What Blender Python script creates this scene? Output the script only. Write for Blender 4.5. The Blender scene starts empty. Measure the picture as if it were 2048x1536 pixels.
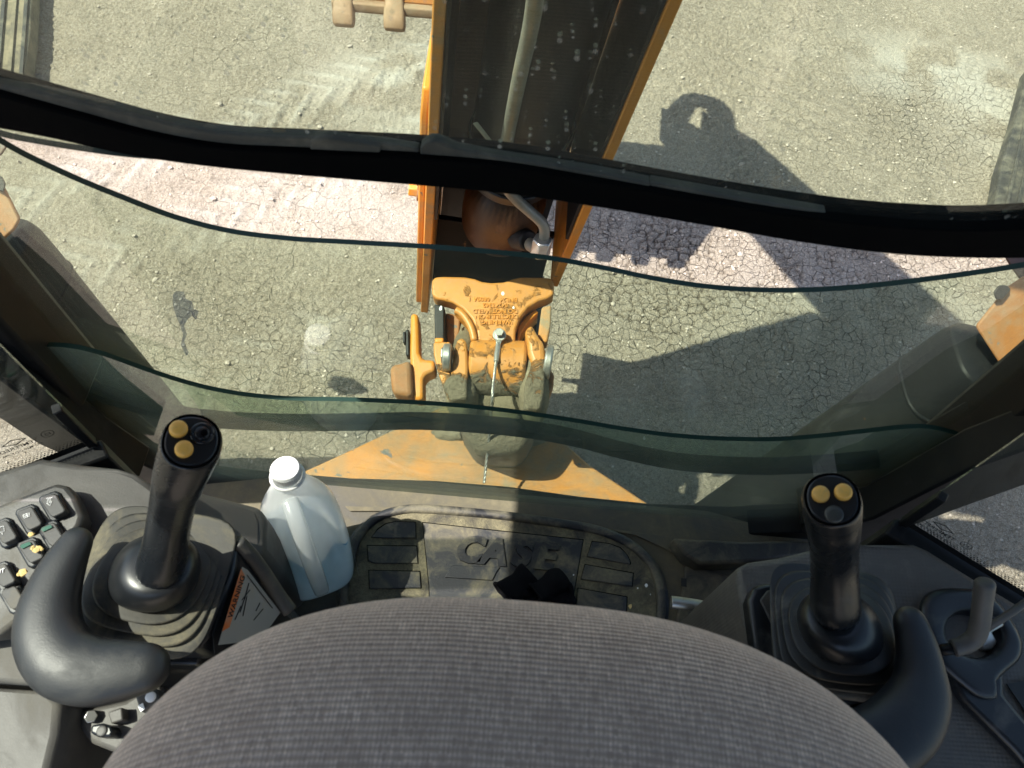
import bpy, bmesh, math, random
import numpy as np
from mathutils import Vector, Matrix
random.seed(7); rng = np.random.default_rng(7)
S = bpy.context.scene
COL = S.collection
# ---------------------------------------------------------------- camera
FZ = 1.15                                   # cab floor above ground (m)
CAMP = Vector((0.0, 0.0, FZ + 1.37))
FPX = 1500.0                                # focal length in photo pixels (2048 wide)
PITCH = math.radians(60); ROLL = math.radians(5)
AX = Vector((0, math.cos(PITCH), -math.sin(PITCH)))
U0 = Vector((0, math.sin(PITCH), math.cos(PITCH)))
X0 = Vector((1, 0, 0))
RT = math.cos(ROLL) * X0 + math.sin(ROLL) * U0
UP = math.cos(ROLL) * U0 - math.sin(ROLL) * X0
cd = bpy.data.cameras.new('camera'); cam = bpy.data.objects.new('camera', cd); COL.objects.link(cam)
cd.sensor_width = 36; cd.lens = 36 * FPX / 2048; cd.clip_start = 0.02; cd.clip_end = 2000
m = Matrix((RT, UP, -AX)).transposed().to_4x4(); m.translation = CAMP
cam.matrix_world = m
cd.dof.use_dof = True; cd.dof.focus_distance = 1.9; cd.dof.aperture_fstop = 11.0
S.camera = cam
# ---------------------------------------------------------------- sun, sky, exposure
LDIR = Vector((0.60, 0.06, -1.0)).normalized()
sd = bpy.data.lights.new('sun', 'SUN'); sd.energy = 4.8; sd.angle = math.radians(0.55); sd.color = (1.0, 0.945, 0.86)
so = bpy.data.objects.new('sun', sd); COL.objects.link(so)
so.rotation_euler = LDIR.to_track_quat('-Z', 'Y').to_euler(); so.location = (-6, -1, 10)
W = bpy.data.worlds.new('World'); S.world = W; W.use_nodes = True
nt = W.node_tree; nt.nodes.clear()
sky = nt.nodes.new('ShaderNodeTexSky'); sky.sky_type = 'NISHITA'; sky.sun_disc = False
sky.sun_elevation = math.asin(-LDIR.z); sky.sun_rotation = math.atan2(-LDIR.x, -LDIR.y)
sky.dust_density = 2.0
bg = nt.nodes.new('ShaderNodeBackground'); bg.inputs['Strength'].default_value = 0.12
wo = nt.nodes.new('ShaderNodeOutputWorld')
nt.links.new(sky.outputs[0], bg.inputs[0]); nt.links.new(bg.outputs[0], wo.inputs[0])
vs = S.view_settings; vs.view_transform = 'Standard'; vs.look = 'None'; vs.gamma = 1; vs.use_curve_mapping = False
vs.exposure = 1.38
S.cycles.max_bounces = 10; S.cycles.transparent_max_bounces = 24
S.cycles.sample_clamp_indirect = 6

# ---------------------------------------------------------------- sight-line helpers (camera survey)
def ray(px, py):
    return AX + RT * ((px - 1024) / FPX) + UP * ((768 - py) / FPX)
def atD(px, py, d): return CAMP + ray(px, py) * d
def atZ(px, py, h):                         # h = height above the cab floor
    r = ray(px, py); return CAMP + r * ((FZ + h - CAMP.z) / r.z)
def atY(px, py, Y):
    r = ray(px, py); return CAMP + r * (Y / r.y)
def atP(px, py, p0, n):
    r = ray(px, py); return CAMP + r * ((p0 - CAMP).dot(n) / r.dot(n))
def spline(pts):                            # smooth y(x) through traced points
    xs = np.array([p[0] for p in pts], float); ys = np.array([p[1] for p in pts], float)
    mm = np.gradient(ys, xs)
    def f(x):
        x = np.asarray(x, float); i = np.clip(np.searchsorted(xs, x) - 1, 0, len(xs) - 2)
        h = xs[i + 1] - xs[i]; t = np.clip((x - xs[i]) / h, 0, 1)
        return ((2*t**3-3*t**2+1)*ys[i] + (t**3-2*t**2+t)*h*mm[i] + (-2*t**3+3*t**2)*ys[i+1] + (t**3-t**2)*h*mm[i+1])
    return f
def crom(P, n=6, closed=False):             # Catmull-Rom through 3D/ND points
    P = [Vector(p) for p in P]; out = []; N = len(P)
    for i in range(N if closed else N - 1):
        g = (lambda k: P[k % N]) if closed else (lambda k: P[min(max(k, 0), N - 1)])
        a, b, c, d = g(i - 1), g(i), g(i + 1), g(i + 2)
        for k in range(n):
            t = k / n
            out.append(0.5 * ((2*b) + (c - a)*t + (2*a - 5*b + 4*c - d)*t*t + (3*b - a - 3*c + d)*t**3))
    if not closed: out.append(P[-1].copy())
    return out

# ---------------------------------------------------------------- object helpers
def woff(o):
    v = Vector((0, 0, 0))
    while o is not None: v += o.location; o = o.parent
    return v
def tag(o, label=None, cat=None, group=None, kind=None):
    if label: o['label'] = label
    if cat: o['category'] = cat
    if group: o['group'] = group
    if kind: o['kind'] = kind
    return o
def thing(name, loc, label, cat, group=None):
    o = bpy.data.objects.new(name, None); COL.objects.link(o); o.location = loc; o.empty_display_size = 0.05
    return tag(o, label, cat, group)
def obj(name, verts, faces, mat, parent=None, smooth=False, bevel=0, sub=0, seg=2, mats=None, fmat=None, uv=None):
    off = woff(parent) if parent else Vector((0, 0, 0))
    me = bpy.data.meshes.new(name)
    me.from_pydata([tuple(Vector(v) - off) for v in verts], [], faces)
    for mm_ in (mats or [mat]): me.materials.append(mm_)
    if fmat is not None: me.polygons.foreach_set('material_index', fmat)
    bm = bmesh.new(); bm.from_mesh(me)
    bmesh.ops.recalc_face_normals(bm, faces=bm.faces); bm.to_mesh(me); bm.free()
    if smooth: me.polygons.foreach_set('use_smooth', [True] * len(me.polygons))
    o = bpy.data.objects.new(name, me); COL.objects.link(o)
    if parent: o.parent = parent
    if bevel:
        b = o.modifiers.new('bevel', 'BEVEL'); b.width = bevel; b.segments = seg; b.limit_method = 'ANGLE'; b.angle_limit = math.radians(35)
        b.harden_normals = False
        me.polygons.foreach_set('use_smooth', [True] * len(me.polygons))
        try: me.set_sharp_from_angle(angle=math.radians(40))
        except Exception: pass
    if sub:
        s_ = o.modifiers.new('sub', 'SUBSURF'); s_.levels = sub; s_.render_levels = sub
        me.polygons.foreach_set('use_smooth', [True] * len(me.polygons))
    return o
class MB:
    def __init__(s): s.v = []; s.f = []
    def add(s, vf):
        o = len(s.v); s.v += [Vector(q) for q in vf[0]]; s.f += [tuple(i + o for i in q) for q in vf[1]]; return s
    def obj(s, name, mat, parent=None, **k): return obj(name, s.v, s.f, mat, parent, **k)
def loft(rings, cap0=True, cap1=True, closed=True):
    n = len(rings[0]); v = [p for r in rings for p in r]; f = []
    for i in range(len(rings) - 1):
        for j in range(n if closed else n - 1):
            a = i*n + j; b = i*n + (j+1) % n
            f.append((a, b, b + n, a + n))
    if cap0: f.append(tuple(range(n))[::-1])
    if cap1: f.append(tuple(range((len(rings)-1)*n, len(rings)*n)))
    return v, f
def ring(c, e1, e2, n=20, p=2.0):
    out = []
    for k in range(n):
        t = 2*math.pi*k/n; ct, st = math.cos(t), math.sin(t)
        out.append(Vector(c) + Vector(e1)*math.copysign(abs(ct)**(2/p), ct) + Vector(e2)*math.copysign(abs(st)**(2/p), st))
    return out
def frame(n, hint):
    n = Vector(n).normalized(); e1 = Vector(hint) - n*n.dot(Vector(hint)); e1.normalize(); return e1, n.cross(e1)
def tube(P, r, n=10, hint=(0.31, 0.2, 0.93), flat=1.0, p=2.0, cap=True):
    P = [Vector(q) for q in P]; R = r if isinstance(r, (list, tuple)) else [r]*len(P)
    rings = []; e1 = None
    for i, q in enumerate(P):
        t = (P[min(i+1, len(P)-1)] - P[max(i-1, 0)]).normalized()
        h = Vector(hint) if e1 is None else e1
        e1, e2 = frame(t, h)
        rings.append(ring(q, e1*R[i]*flat, e2*R[i], n, p))
    return loft(rings, cap, cap)
def box(c, s, ax=None):
    c = Vector(c); ex, ey, ez = ax or (Vector((1,0,0)), Vector((0,1,0)), Vector((0,0,1)))
    v = [c + ex*(i*s[0]/2) + ey*(j*s[1]/2) + ez*(k*s[2]/2) for i in (-1,1) for j in (-1,1) for k in (-1,1)]
    return v, [(0,1,3,2),(4,6,7,5),(0,4,5,1),(2,3,7,6),(0,2,6,4),(1,5,7,3)]
def bb(lo, hi):
    return box([(a+b)/2 for a, b in zip(lo, hi)], [b-a for a, b in zip(lo, hi)])
def prism(P, d):
    P = [Vector(p) for p in P]; n = len(P); d = Vector(d)
    return P + [p + d for p in P], [tuple(range(n))[::-1], tuple(range(n, 2*n))] + [(i, (i+1) % n, n+(i+1) % n, n+i) for i in range(n)]
def cyl(a, b, r, n=20, r2=None):
    a, b = Vector(a), Vector(b); e1, e2 = frame(b-a, (0.3, 0.8, 0.2)); r2 = r if r2 is None else r2
    return loft([ring(a, e1*r, e2*r, n), ring(b, e1*r2, e2*r2, n)])
def disc_btn(c, n, r, h, seg=24, hint=None):       # pillow-edged round button
    n = Vector(n).normalized(); e1, e2 = frame(n, hint or RT); rr = [(r, 0), (r, h*.55), (r*.93, h*.85), (r*.8, h), (r*.4, h*1.06)]
    return loft([ring(Vector(c)+n*z, e1*q, e2*q, seg) for q, z in rr])
def textmesh(body, o, ex, ey, size, depth, shear=0.0, bold=0.0, align='CENTER', wid=1.0, sink=0.0005):
    cu = bpy.data.curves.new('letters', 'FONT'); cu.body = body; cu.size = 1; cu.align_x = align; cu.shear = shear
    cu.offset = bold; cu.resolution_u = 3
    ob = bpy.data.objects.new('letters', cu); COL.objects.link(ob)
    cu.extrude = 0.5
    dg = bpy.context.evaluated_depsgraph_get(); me = bpy.data.meshes.new_from_object(ob.evaluated_get(dg))
    bpy.data.objects.remove(ob); bpy.data.curves.remove(cu)
    ex, ey = Vector(ex).normalized(), Vector(ey).normalized(); n = ex.cross(ey).normalized()
    v = [Vector(o) + ex*(q.co.x*size*wid) + ey*(q.co.y*size) + n*((q.co.z+.5)*(depth+sink)-sink) for q in me.vertices]
    f = [tuple(p.vertices) for p in me.polygons]; bpy.data.meshes.remove(me)
    return v, f

# ---------------------------------------------------------------- materials
def newmat(name):
    M = bpy.data.materials.new(name); M.use_nodes = True; t = M.node_tree; t.nodes.clear()
    out = t.nodes.new('ShaderNodeOutputMaterial'); return M, t, out
class N:
    def __init__(s, t): s.t = t
    def n(s, typ, ins=None, **k):
        q = s.t.nodes.new('ShaderNode' + typ)
        for a, b in k.items(): setattr(q, a, b)
        for a, b in (ins or {}).items():
            if isinstance(b, bpy.types.NodeSocket): s.t.links.new(b, q.inputs[a])
            else: q.inputs[a].default_value = b
        return q
    def coord(s, w='Object'): return s.n('TexCoord').outputs[w]
    def noise(s, co, sc, det=5, rough=.6, dist=0.0):
        return s.n('TexNoise', {'Vector': co, 'Scale': sc, 'Detail': det, 'Roughness': rough, 'Distortion': dist}).outputs['Fac']
    def ramp(s, x, a, b, lo=0.0, hi=1.0):
        return s.n('MapRange', {'Value': x, 'From Min': a, 'From Max': b, 'To Min': lo, 'To Max': hi}).outputs[0]
    def mix(s, f, a, b, typ='MIX'):
        q = s.n('Mix', None, data_type='RGBA', blend_type=typ)
        for k, val in ((0, f), (6, a), (7, b)):
            if isinstance(val, bpy.types.NodeSocket): s.t.links.new(val, q.inputs[k])
            else: q.inputs[k].default_value = (tuple(val) + (1,))[:4] if k > 0 else val
        return q.outputs[2]
    def math(s, op, a, b=0.0):
        return s.n('Math', {0: a, 1: b}, operation=op).outputs[0]
    def bump(s, h, st=.3, d=.01):
        return s.n('Bump', {'Height': h, 'Strength': st, 'Distance': d}).outputs[0]
def pmat(name, base, rough=.5, metal=0.0, dust=0.0, dcol=(.30,.265,.20), dscale=9, var=.25, bump=.15, bscale=140, bdist=.002,
         spec=.5, wear=0.0, wcol=(.12,.115,.11), wscale=28, coat=0.0, topdust=0.0):
    M, t, out = newmat(name); g = N(t); co = g.coord()
    n1 = g.noise(co, 6, 4); n2 = g.noise(co, dscale, 8, .68, .6); n3 = g.noise(co, bscale, 4, .6)
    c = g.mix(g.ramp(n1, .3, .7), [x*(1-var) for x in base], [min(1, x*(1+var)) for x in base])
    rg = g.ramp(n2, .3, .7, rough*.85, min(1, rough*1.2))
    if wear:
        n4 = g.noise(co, wscale, 6, .65, .3); wf = g.ramp(n4, .70-wear, .72-wear)
        c = g.mix(wf, c, wcol)
    if dust or topdust:
        fine = g.noise(co, dscale*9, 5, .7)
        df = g.math('MULTIPLY', g.ramp(n2, .62-dust*.42, .78-dust*.3), g.ramp(fine, .25, .65, .45, 1))
        if topdust:
            nz = g.n('SeparateXYZ', {0: g.n('NewGeometry').outputs['Normal']}).outputs[2]
            df = g.math('MAXIMUM', df, g.math('MULTIPLY', g.ramp(nz, .2, 1, 0, topdust), g.ramp(fine, .2, .7, .5, 1)))
        c = g.mix(df, c, dcol); rg = g.math('ADD', rg, g.math('MULTIPLY', df, .35))
    ins = {'Base Color': c, 'Roughness': rg, 'Metallic': metal, 'Specular IOR Level': spec, 'Coat Weight': coat}
    if bump: ins['Normal'] = g.bump(g.math('ADD', n3, g.math('MULTIPLY', n2, .6)), bump, bdist)
    b = g.n('BsdfPrincipled', ins); t.links.new(b.outputs[0], out.inputs[0]); return M

def glassmat(name, tint, dust=.05, spots=0.0, dcol=(.55,.55,.50), refl=1.0, sc=1.0):
    M, t, out = newmat(name); g = N(t); co = g.coord()
    tr = g.n('BsdfTransparent', {0: tuple(tint) + (1,)}).outputs[0]
    gl = g.n('BsdfGlossy', {'Roughness': .015, 'Color': (refl, refl, refl, 1)}).outputs[0]
    fr = g.n('Fresnel', {'IOR': g.ramp(g.n('NewGeometry').outputs['Backfacing'], 0, 1, 1.5, 1/1.5)}).outputs[0]
    a = g.n('MixShader', {0: fr, 1: tr, 2: gl}).outputs[0]
    big = g.noise(co, 4*sc, 6, .65, .8); fine = g.noise(co, 160*sc, 3, .7)
    f = g.math('MULTIPLY', g.ramp(big, .3, .75, dust*.45, dust*1.6), g.ramp(fine, .3, .7, .5, 1.4))
    # wiped streaks
    mp = g.n('Mapping', {'Vector': co, 'Scale': (90, 90, 5), 'Rotation': (0, .5, 0)}).outputs[0]
    st = g.noise(mp, 1.0, 4, .7); f = g.math('ADD', f, g.ramp(st, .60, .85, 0, dust*.9))
    if spots:
        sxyz = g.n('SeparateXYZ', {0: co}); flat = g.n('CombineXYZ', {0: sxyz.outputs[0], 1: g.math('MULTIPLY', sxyz.outputs[2], .85), 2: 0.0}).outputs[0]
        vo = g.n('TexVoronoi', {'Vector': flat, 'Scale': 72.0, 'Randomness': 1.0}, voronoi_dimensions='2D')
        rr = g.n('SeparateColor', {0: vo.outputs['Color']}).outputs[0]
        keep = g.ramp(rr, .35, .4); rad = g.ramp(g.math('POWER', rr, 3.0), .05, 1, .07, .19)
        dd = g.math('SUBTRACT', vo.outputs['Distance'], rad)
        sp = g.math('MULTIPLY', g.ramp(dd, -.06, .02, 1, 0), keep)
        sp = g.math('MULTIPLY', sp, g.ramp(g.noise(co, 7, 3), .38, .62))
        f = g.math('ADD', f, g.math('MULTIPLY', sp, spots))
    d = g.n('BsdfDiffuse', {0: tuple(dcol) + (1,)}).outputs[0]
    o2 = g.n('MixShader', {0: f, 1: a, 2: d}).outputs[0]
    t.links.new(o2, out.inputs[0]); return M

DUST = (.30, .265, .19)
M_ORANGE = pmat('orange_paint', (.60, .235, .028), .42, dust=.22, dcol=(.27,.24,.16), dscale=7, var=.10, wear=.035, wscale=36, bump=.12, bscale=60, bdist=.003)
M_ORANGE_DUSTY = pmat('dusty_orange_paint', (.55, .22, .035), .55, dust=.55, dcol=(.25,.22,.15), dscale=5, var=.12, wear=.05, bump=.2, bscale=60, bdist=.003)
def muddy_mat():
    M, t, out = newmat('mud_caked_orange_paint'); g = N(t); co = g.coord()
    dot = g.n('VectorMath', {0: co, 1: tuple(UP)}, operation='DOT_PRODUCT').outputs['Value']
    n = g.noise(co, 22, 7, .65, .5); n2 = g.noise(co, 90, 5, .7); nb = g.noise(co, 7, 3)
    k = g.math('ADD', g.math('MULTIPLY', g.math('SUBTRACT', n, .5), .30), g.math('SUBTRACT', .130, dot))
    f = g.ramp(k, -.012, .018); f = g.math('MAXIMUM', f, g.math('MULTIPLY', g.ramp(n, .56, .70), .45))
    pa = g.mix(g.ramp(nb, .3, .7), (.46, .185, .030), (.56, .235, .040))
    pa = g.mix(g.math('MULTIPLY', g.ramp(n2, .35, .7), .28), pa, (.30, .25, .165))
    mu = g.mix(g.ramp(n2, .3, .7), (.125, .105, .072), (.215, .185, .13))
    b = g.n('BsdfPrincipled', {'Base Color': g.mix(f, pa, mu), 'Roughness': g.ramp(f, 0, 1, .45, .95),
        'Normal': g.bump(g.math('MULTIPLY', f, g.math('ADD', n2, g.math('MULTIPLY', n, 2.0))), .9, .010)})
    t.links.new(b.outputs[0], out.inputs[0]); return M
M_MUDDY = muddy_mat()
M_ORANGE_DULL = pmat('worn_orange_paint', (.30, .12, .032), .6, dust=.35, dcol=(.24,.20,.14), dscale=6, var=.2, wear=.08, bump=.2)
M_BLACKSTEEL = pmat('black_steel', (.007, .0072, .0076), .55, dust=.08, dcol=(.07,.07,.066), dscale=6, var=.3, bump=.12)
M_STABBLACK = pmat('dusty_black_steel', (.013, .0135, .0145), .5, dust=.20, dcol=(.050,.049,.048), dscale=4, var=.3, bump=.12, spec=.15, wear=.012, wcol=(.22,.12,.05))
M_BARREL = pmat('cylinder_paint', (.010, .010, .011), .42, dust=.10, dcol=(.07,.07,.065), dscale=8, var=.2, bump=.05)
M_RUSTBROWN = pmat('rusty_brown_steel', (.060, .028, .015), .5, dust=.20, dcol=(.22,.13,.07), dscale=12, var=.4, bump=.25, bscale=70, wear=.04, wcol=(.04,.03,.025))
M_STEEL = pmat('zinc_steel', (.42, .42, .40), .38, metal=.8, dust=.25, dcol=(.28,.25,.2), dscale=20, var=.2, bump=.08)
M_TUBE = pmat('dull_steel_tube', (.24, .235, .20), .5, metal=.35, dust=.3, dcol=(.26,.22,.15), dscale=18, var=.2, bump=.08)
M_MUD = pmat('dried_mud', (.165, .14, .098), .95, var=.3, bump=.9, bscale=55, bdist=.006, spec=.15, dust=.3, dcol=(.30,.265,.19))
M_CONSOLE = pmat('grey_plastic', (.062, .058, .053), .55, dust=.30, dcol=(.125,.115,.095), dscale=5, var=.12, bump=.25, bscale=420, bdist=.0008)
M_CONSOLE_DK = pmat('dark_grey_plastic', (.040, .038, .036), .5, dust=.28, dcol=(.14,.125,.095), dscale=7, var=.15, bump=.25, bscale=420, bdist=.0008)
M_LETTER = pmat('raised_letter_rubber', (.010, .011, .014), .45, dust=.30, dcol=(.15,.135,.085), dscale=22, var=.2, bump=.1)
M_BLACKPL = pmat('black_plastic', (.010, .0115, .014), .34, dust=.16, dcol=(.10,.095,.085), dscale=10, var=.2, bump=.10, bscale=380, bdist=.0006)
M_GRIP = pmat('grip_plastic', (.0085, .010, .0125), .27, dust=.08, dcol=(.08,.08,.08), dscale=14, var=.2, bump=.06, bscale=420, bdist=.0005)
M_PADDING = pmat('moulded_foam', (.011, .0125, .015), .46, dust=.22, dcol=(.045,.045,.044), dscale=7, var=.2, bump=.22, bscale=480, bdist=.0008)
M_BOOT = pmat('rubber_boot', (.020, .020, .020), .6, dust=.42, dcol=(.17,.15,.10), dscale=11, var=.2, bump=.15, topdust=.14)
M_BOOT_R = pmat('rubber_boot_clean', (.018, .019, .020), .5, dust=.24, dcol=(.15,.14,.12), dscale=9, var=.2, bump=.15)
M_MAT = pmat('floor_rubber', (.016, .018, .022), .5, dust=.40, dcol=(.17,.15,.095), dscale=16, var=.2, bump=.35, bscale=300, bdist=.001)
M_MATROUGH = pmat('stippled_floor_rubber', (.022, .021, .020), .75, dust=.66, dcol=(.19,.17,.105), dscale=20, var=.2, bump=1.0, bscale=420, bdist=.002)
M_RIM = pmat('mat_rim_rubber', (.016, .017, .020), .45, dust=.38, dcol=(.19,.17,.11), dscale=12, var=.2, bump=.15)
M_FLOOR = pmat('dusty_floor_paint', (.05, .047, .04), .7, dust=.72, dcol=(.13,.115,.075), dscale=6, var=.2, bump=.35, bscale=120)
M_FLOORDK = pmat('dark_floor_paint', (.018, .018, .018), .6, dust=.40, dcol=(.16,.145,.10), dscale=9, var=.2, bump=.35, bscale=120)
M_FRAME = pmat('frame_paint', (.007, .0075, .0085), .42, dust=.10, dcol=(.05,.049,.046), dscale=7, var=.2, bump=.05, spec=.18)
M_RUBBER = pmat('seal_rubber', (.0022, .0023, .0026), .8, dust=.0, var=.1, bump=.05, spec=.03)
M_LIP = pmat('dusty_seal_lip', (.045, .044, .038), .85, dust=.45, dcol=(.14,.13,.105), dscale=10, var=.2, bump=.2)
M_GLASS = glassmat('tinted_glass', (.795, .862, .775), dust=.038, dcol=(.47,.51,.47))
M_GLASSUP = glassmat('dusty_tinted_glass', (.800, .860, .785), dust=.016, spots=.40)
M_GLASSLOW = glassmat('scratched_tinted_glass', (.790, .862, .785), dust=.13, dcol=(.46,.58,.49))
M_GLASSSIDE = glassmat('side_glass', (.88, .91, .88), dust=.02)
M_GEDGE = pmat('glass_edge', (.012, .030, .024), .4, var=.1, bump=0, spec=.08)
M_YELLOW = pmat('yellow_button', (.78, .44, .09), .38, var=.06, bump=.04, dust=.12, dcol=(.5,.33,.12), dscale=40)
M_GREYBTN = pmat('grey_button', (.045, .048, .045), .35, var=.2, bump=.05)
M_WHITE = pmat('white_print', (.75, .75, .74), .5, var=.03, bump=0)
M_WHITECAP = pmat('white_cap', (.80, .81, .80), .65, var=.04, bump=.25, bscale=40, dust=.12, dcol=(.55,.55,.53), dscale=30)
M_DECAL = pmat('decal_paper', (.27, .27, .25), .45, dust=.2, dscale=12, var=.05, bump=0)
M_DECALOR = pmat('decal_orange', (.52, .13, .025), .45, dust=.2, dscale=12, var=.05, bump=0)
M_INK = pmat('black_ink', (.008, .008, .008), .5, var=.02, bump=0)
M_GREEN = pmat('green_lens', (.012, .075, .045), .3, var=.1, bump=.02, dust=.3, dscale=20, dcol=(.12,.12,.1))
M_KNIT = pmat('black_knit', (.0055, .0055, .0075), .95, var=.3, bump=.6, bscale=500, bdist=.0015, spec=.1)
M_LEVER = pmat('worn_grey_grip', (.065, .062, .058), .55, dust=.3, dcol=(.11,.105,.095), dscale=16, var=.15, bump=.12, bscale=300)
M_RAIL = pmat('black_rail', (.010, .0105, .011), .55, dust=.16, dcol=(.04,.04,.04), dscale=5, var=.2, bump=.08, spec=.08)
M_STONE = pmat('pale_stone', (.40, .345, .29), .85, var=.35, bump=.4, bscale=90, spec=.2)
M_TEETH = pmat('worn_tooth_steel', (.24, .15, .085), .6, metal=.2, dust=.45, dcol=(.33,.25,.17), dscale=14, var=.3, bump=.3, bscale=80)
M_PAD = pmat('laminated_rubber', (.022, .022, .022), .8, dust=.40, dcol=(.16,.145,.11), dscale=8, var=.3, bump=.4, bscale=120)
M_PADTAN = pmat('muddy_rubber', (.05, .045, .035), .85, dust=.75, dcol=(.24,.20,.135), dscale=8, var=.3, bump=.4, bscale=120)
M_HEADLINER = pmat('roof_liner', (.05, .05, .05), .9, var=.1, bump=.1)
M_SMEAR = glassmat('smear_film', (.66, .70, .76), dust=.34, dcol=(.16,.18,.22), sc=9)
M_STRAW = pmat('straw', (.55, .40, .16), .8, var=.3, bump=0)

def fabric_mat():
    M, t, out = newmat('woven_seat_fabric'); g = N(t)
    uv = g.coord('UV')
    sep = g.n('SeparateXYZ', {0: uv}); u, v = sep.outputs[0], sep.outputs[1]
    wob = g.noise(uv, 9, 2)
    vv = g.math('ADD', g.math('MULTIPLY', v, 190.0), g.math('MULTIPLY', wob, .9))
    row = g.math('ABSOLUTE', g.math('SUBTRACT', g.math('FRACT', vv), .5))
    row = g.ramp(row, .05, .45, .30, 1)
    rid = g.math('FLOOR', vv)
    dashco = g.n('CombineXYZ', {0: g.math('MULTIPLY', u, 300.0), 1: g.math('MULTIPLY', rid, 3.7), 2: 0.0}).outputs[0]
    dn = g.noise(dashco, 1.0, 3, .7)
    dash = g.ramp(dn, .36, .70)
    cellco = g.n('CombineXYZ', {0: g.math('MULTIPLY', u, 430.0), 1: rid, 2: 0.0}).outputs[0]
    cell = g.n('TexNoise', {'Vector': cellco, 'Scale': 1.0, 'Detail': 1.0}).outputs['Fac']
    st = g.math('ABSOLUTE', g.math('SUBTRACT', g.math('FRACT', g.math('MULTIPLY', u, 330.0)), .5))
    stitch = g.ramp(st, .05, .35)
    blot = g.math('ADD', g.math('MULTIPLY', g.noise(uv, 26, 6, .75), .65), g.math('MULTIPLY', g.noise(uv, 7, 3), .35))
    lum = g.math('MULTIPLY', g.math('MULTIPLY', row, g.math('ADD', g.math('MULTIPLY', stitch, .5), .5)), g.math('ADD', g.math('MULTIPLY', dash, .85), .22))
    lum = g.math('MULTIPLY', lum, g.ramp(blot, .34, .66, .45, 1.25))
    c = g.mix(lum, (.345, .258, .208), (1.0, .80, .665))
    b = g.n('BsdfPrincipled', {'Base Color': c, 'Roughness': .95, 'Specular IOR Level': .1, 'Sheen Weight': .35, 'Sheen Roughness': .5,
            'Normal': g.bump(g.math('ADD', row, g.math('MULTIPLY', dash, .5)), .55, .0016)})
    t.links.new(b.outputs[0], out.inputs[0]); return M
M_FABRIC = fabric_mat()

def trim_mat():                                        # grey leatherette with a fine diamond grain
    M, t, out = newmat('grained_trim'); g = N(t); co = g.coord()
    mp = g.n('Mapping', {'Vector': co, 'Rotation': (0, 0, .78), 'Scale': (300, 300, 300)}).outputs[0]
    sx = g.n('SeparateXYZ', {0: mp})
    a = g.math('MULTIPLY', g.math('SINE', g.math('MULTIPLY', sx.outputs[0], 3.1)), g.math('SINE', g.math('MULTIPLY', sx.outputs[1], 3.1)))
    n1 = g.noise(co, 5, 5, .6); n2 = g.noise(co, 40, 5, .7)
    c = g.mix(g.ramp(n1, .3, .7), (.075, .070, .062), (.105, .098, .086))
    c = g.mix(g.math('MULTIPLY', g.ramp(n2, .5, .8), .5), c, (.17, .155, .125))
    b = g.n('BsdfPrincipled', {'Base Color': c, 'Roughness': .6, 'Normal': g.bump(g.math('ADD', g.math('MULTIPLY', a, .6), n2), .35, .0010)})
    t.links.new(b.outputs[0], out.inputs[0]); return M
M_TRIM = trim_mat()

def jug_mat():
    M, t, out = newmat('milky_plastic'); g = N(t); co = g.coord()
    n = g.noise(co, 14, 4)
    d = g.n('BsdfDiffuse', {0: (.93, .945, .945, 1)}).outputs[0]
    tl = g.n('BsdfTranslucent', {0: (.92, .95, .965, 1)}).outputs[0]
    tr = g.n('BsdfTransparent', {0: (.93, .965, .985, 1)}).outputs[0]
    gl = g.n('BsdfGlossy', {'Roughness': .22}).outputs[0]
    a = g.n('MixShader', {0: .62, 1: d, 2: tl}).outputs[0]
    a = g.n('MixShader', {0: g.ramp(n, .3, .7, .20, .30), 1: a, 2: tr}).outputs[0]
    fr = g.n('Fresnel', {'IOR': g.ramp(g.n('NewGeometry').outputs['Backfacing'], 0, 1, 1.45, 1/1.45), 'Normal': g.bump(n, .25, .004)}).outputs[0]
    a = g.n('MixShader', {0: fr, 1: a, 2: gl}).outputs[0]
    t.links.new(a, out.inputs[0]); return M
M_JUG = jug_mat()
def water_mat():
    M, t, out = newmat('tinted_water'); g = N(t)
    d = g.n('BsdfDiffuse', {0: (.36, .56, .72, 1)}).outputs[0]
    tl = g.n('BsdfTranslucent', {0: (.46, .68, .82, 1)}).outputs[0]
    tr = g.n('BsdfTransparent', {0: (.70, .84, .92, 1)}).outputs[0]
    a = g.n('MixShader', {0: .6, 1: d, 2: tl}).outputs[0]
    a = g.n('MixShader', {0: .35, 1: a, 2: tr}).outputs[0]
    t.links.new(a, out.inputs[0]); return M
M_WATER = water_mat()

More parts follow.
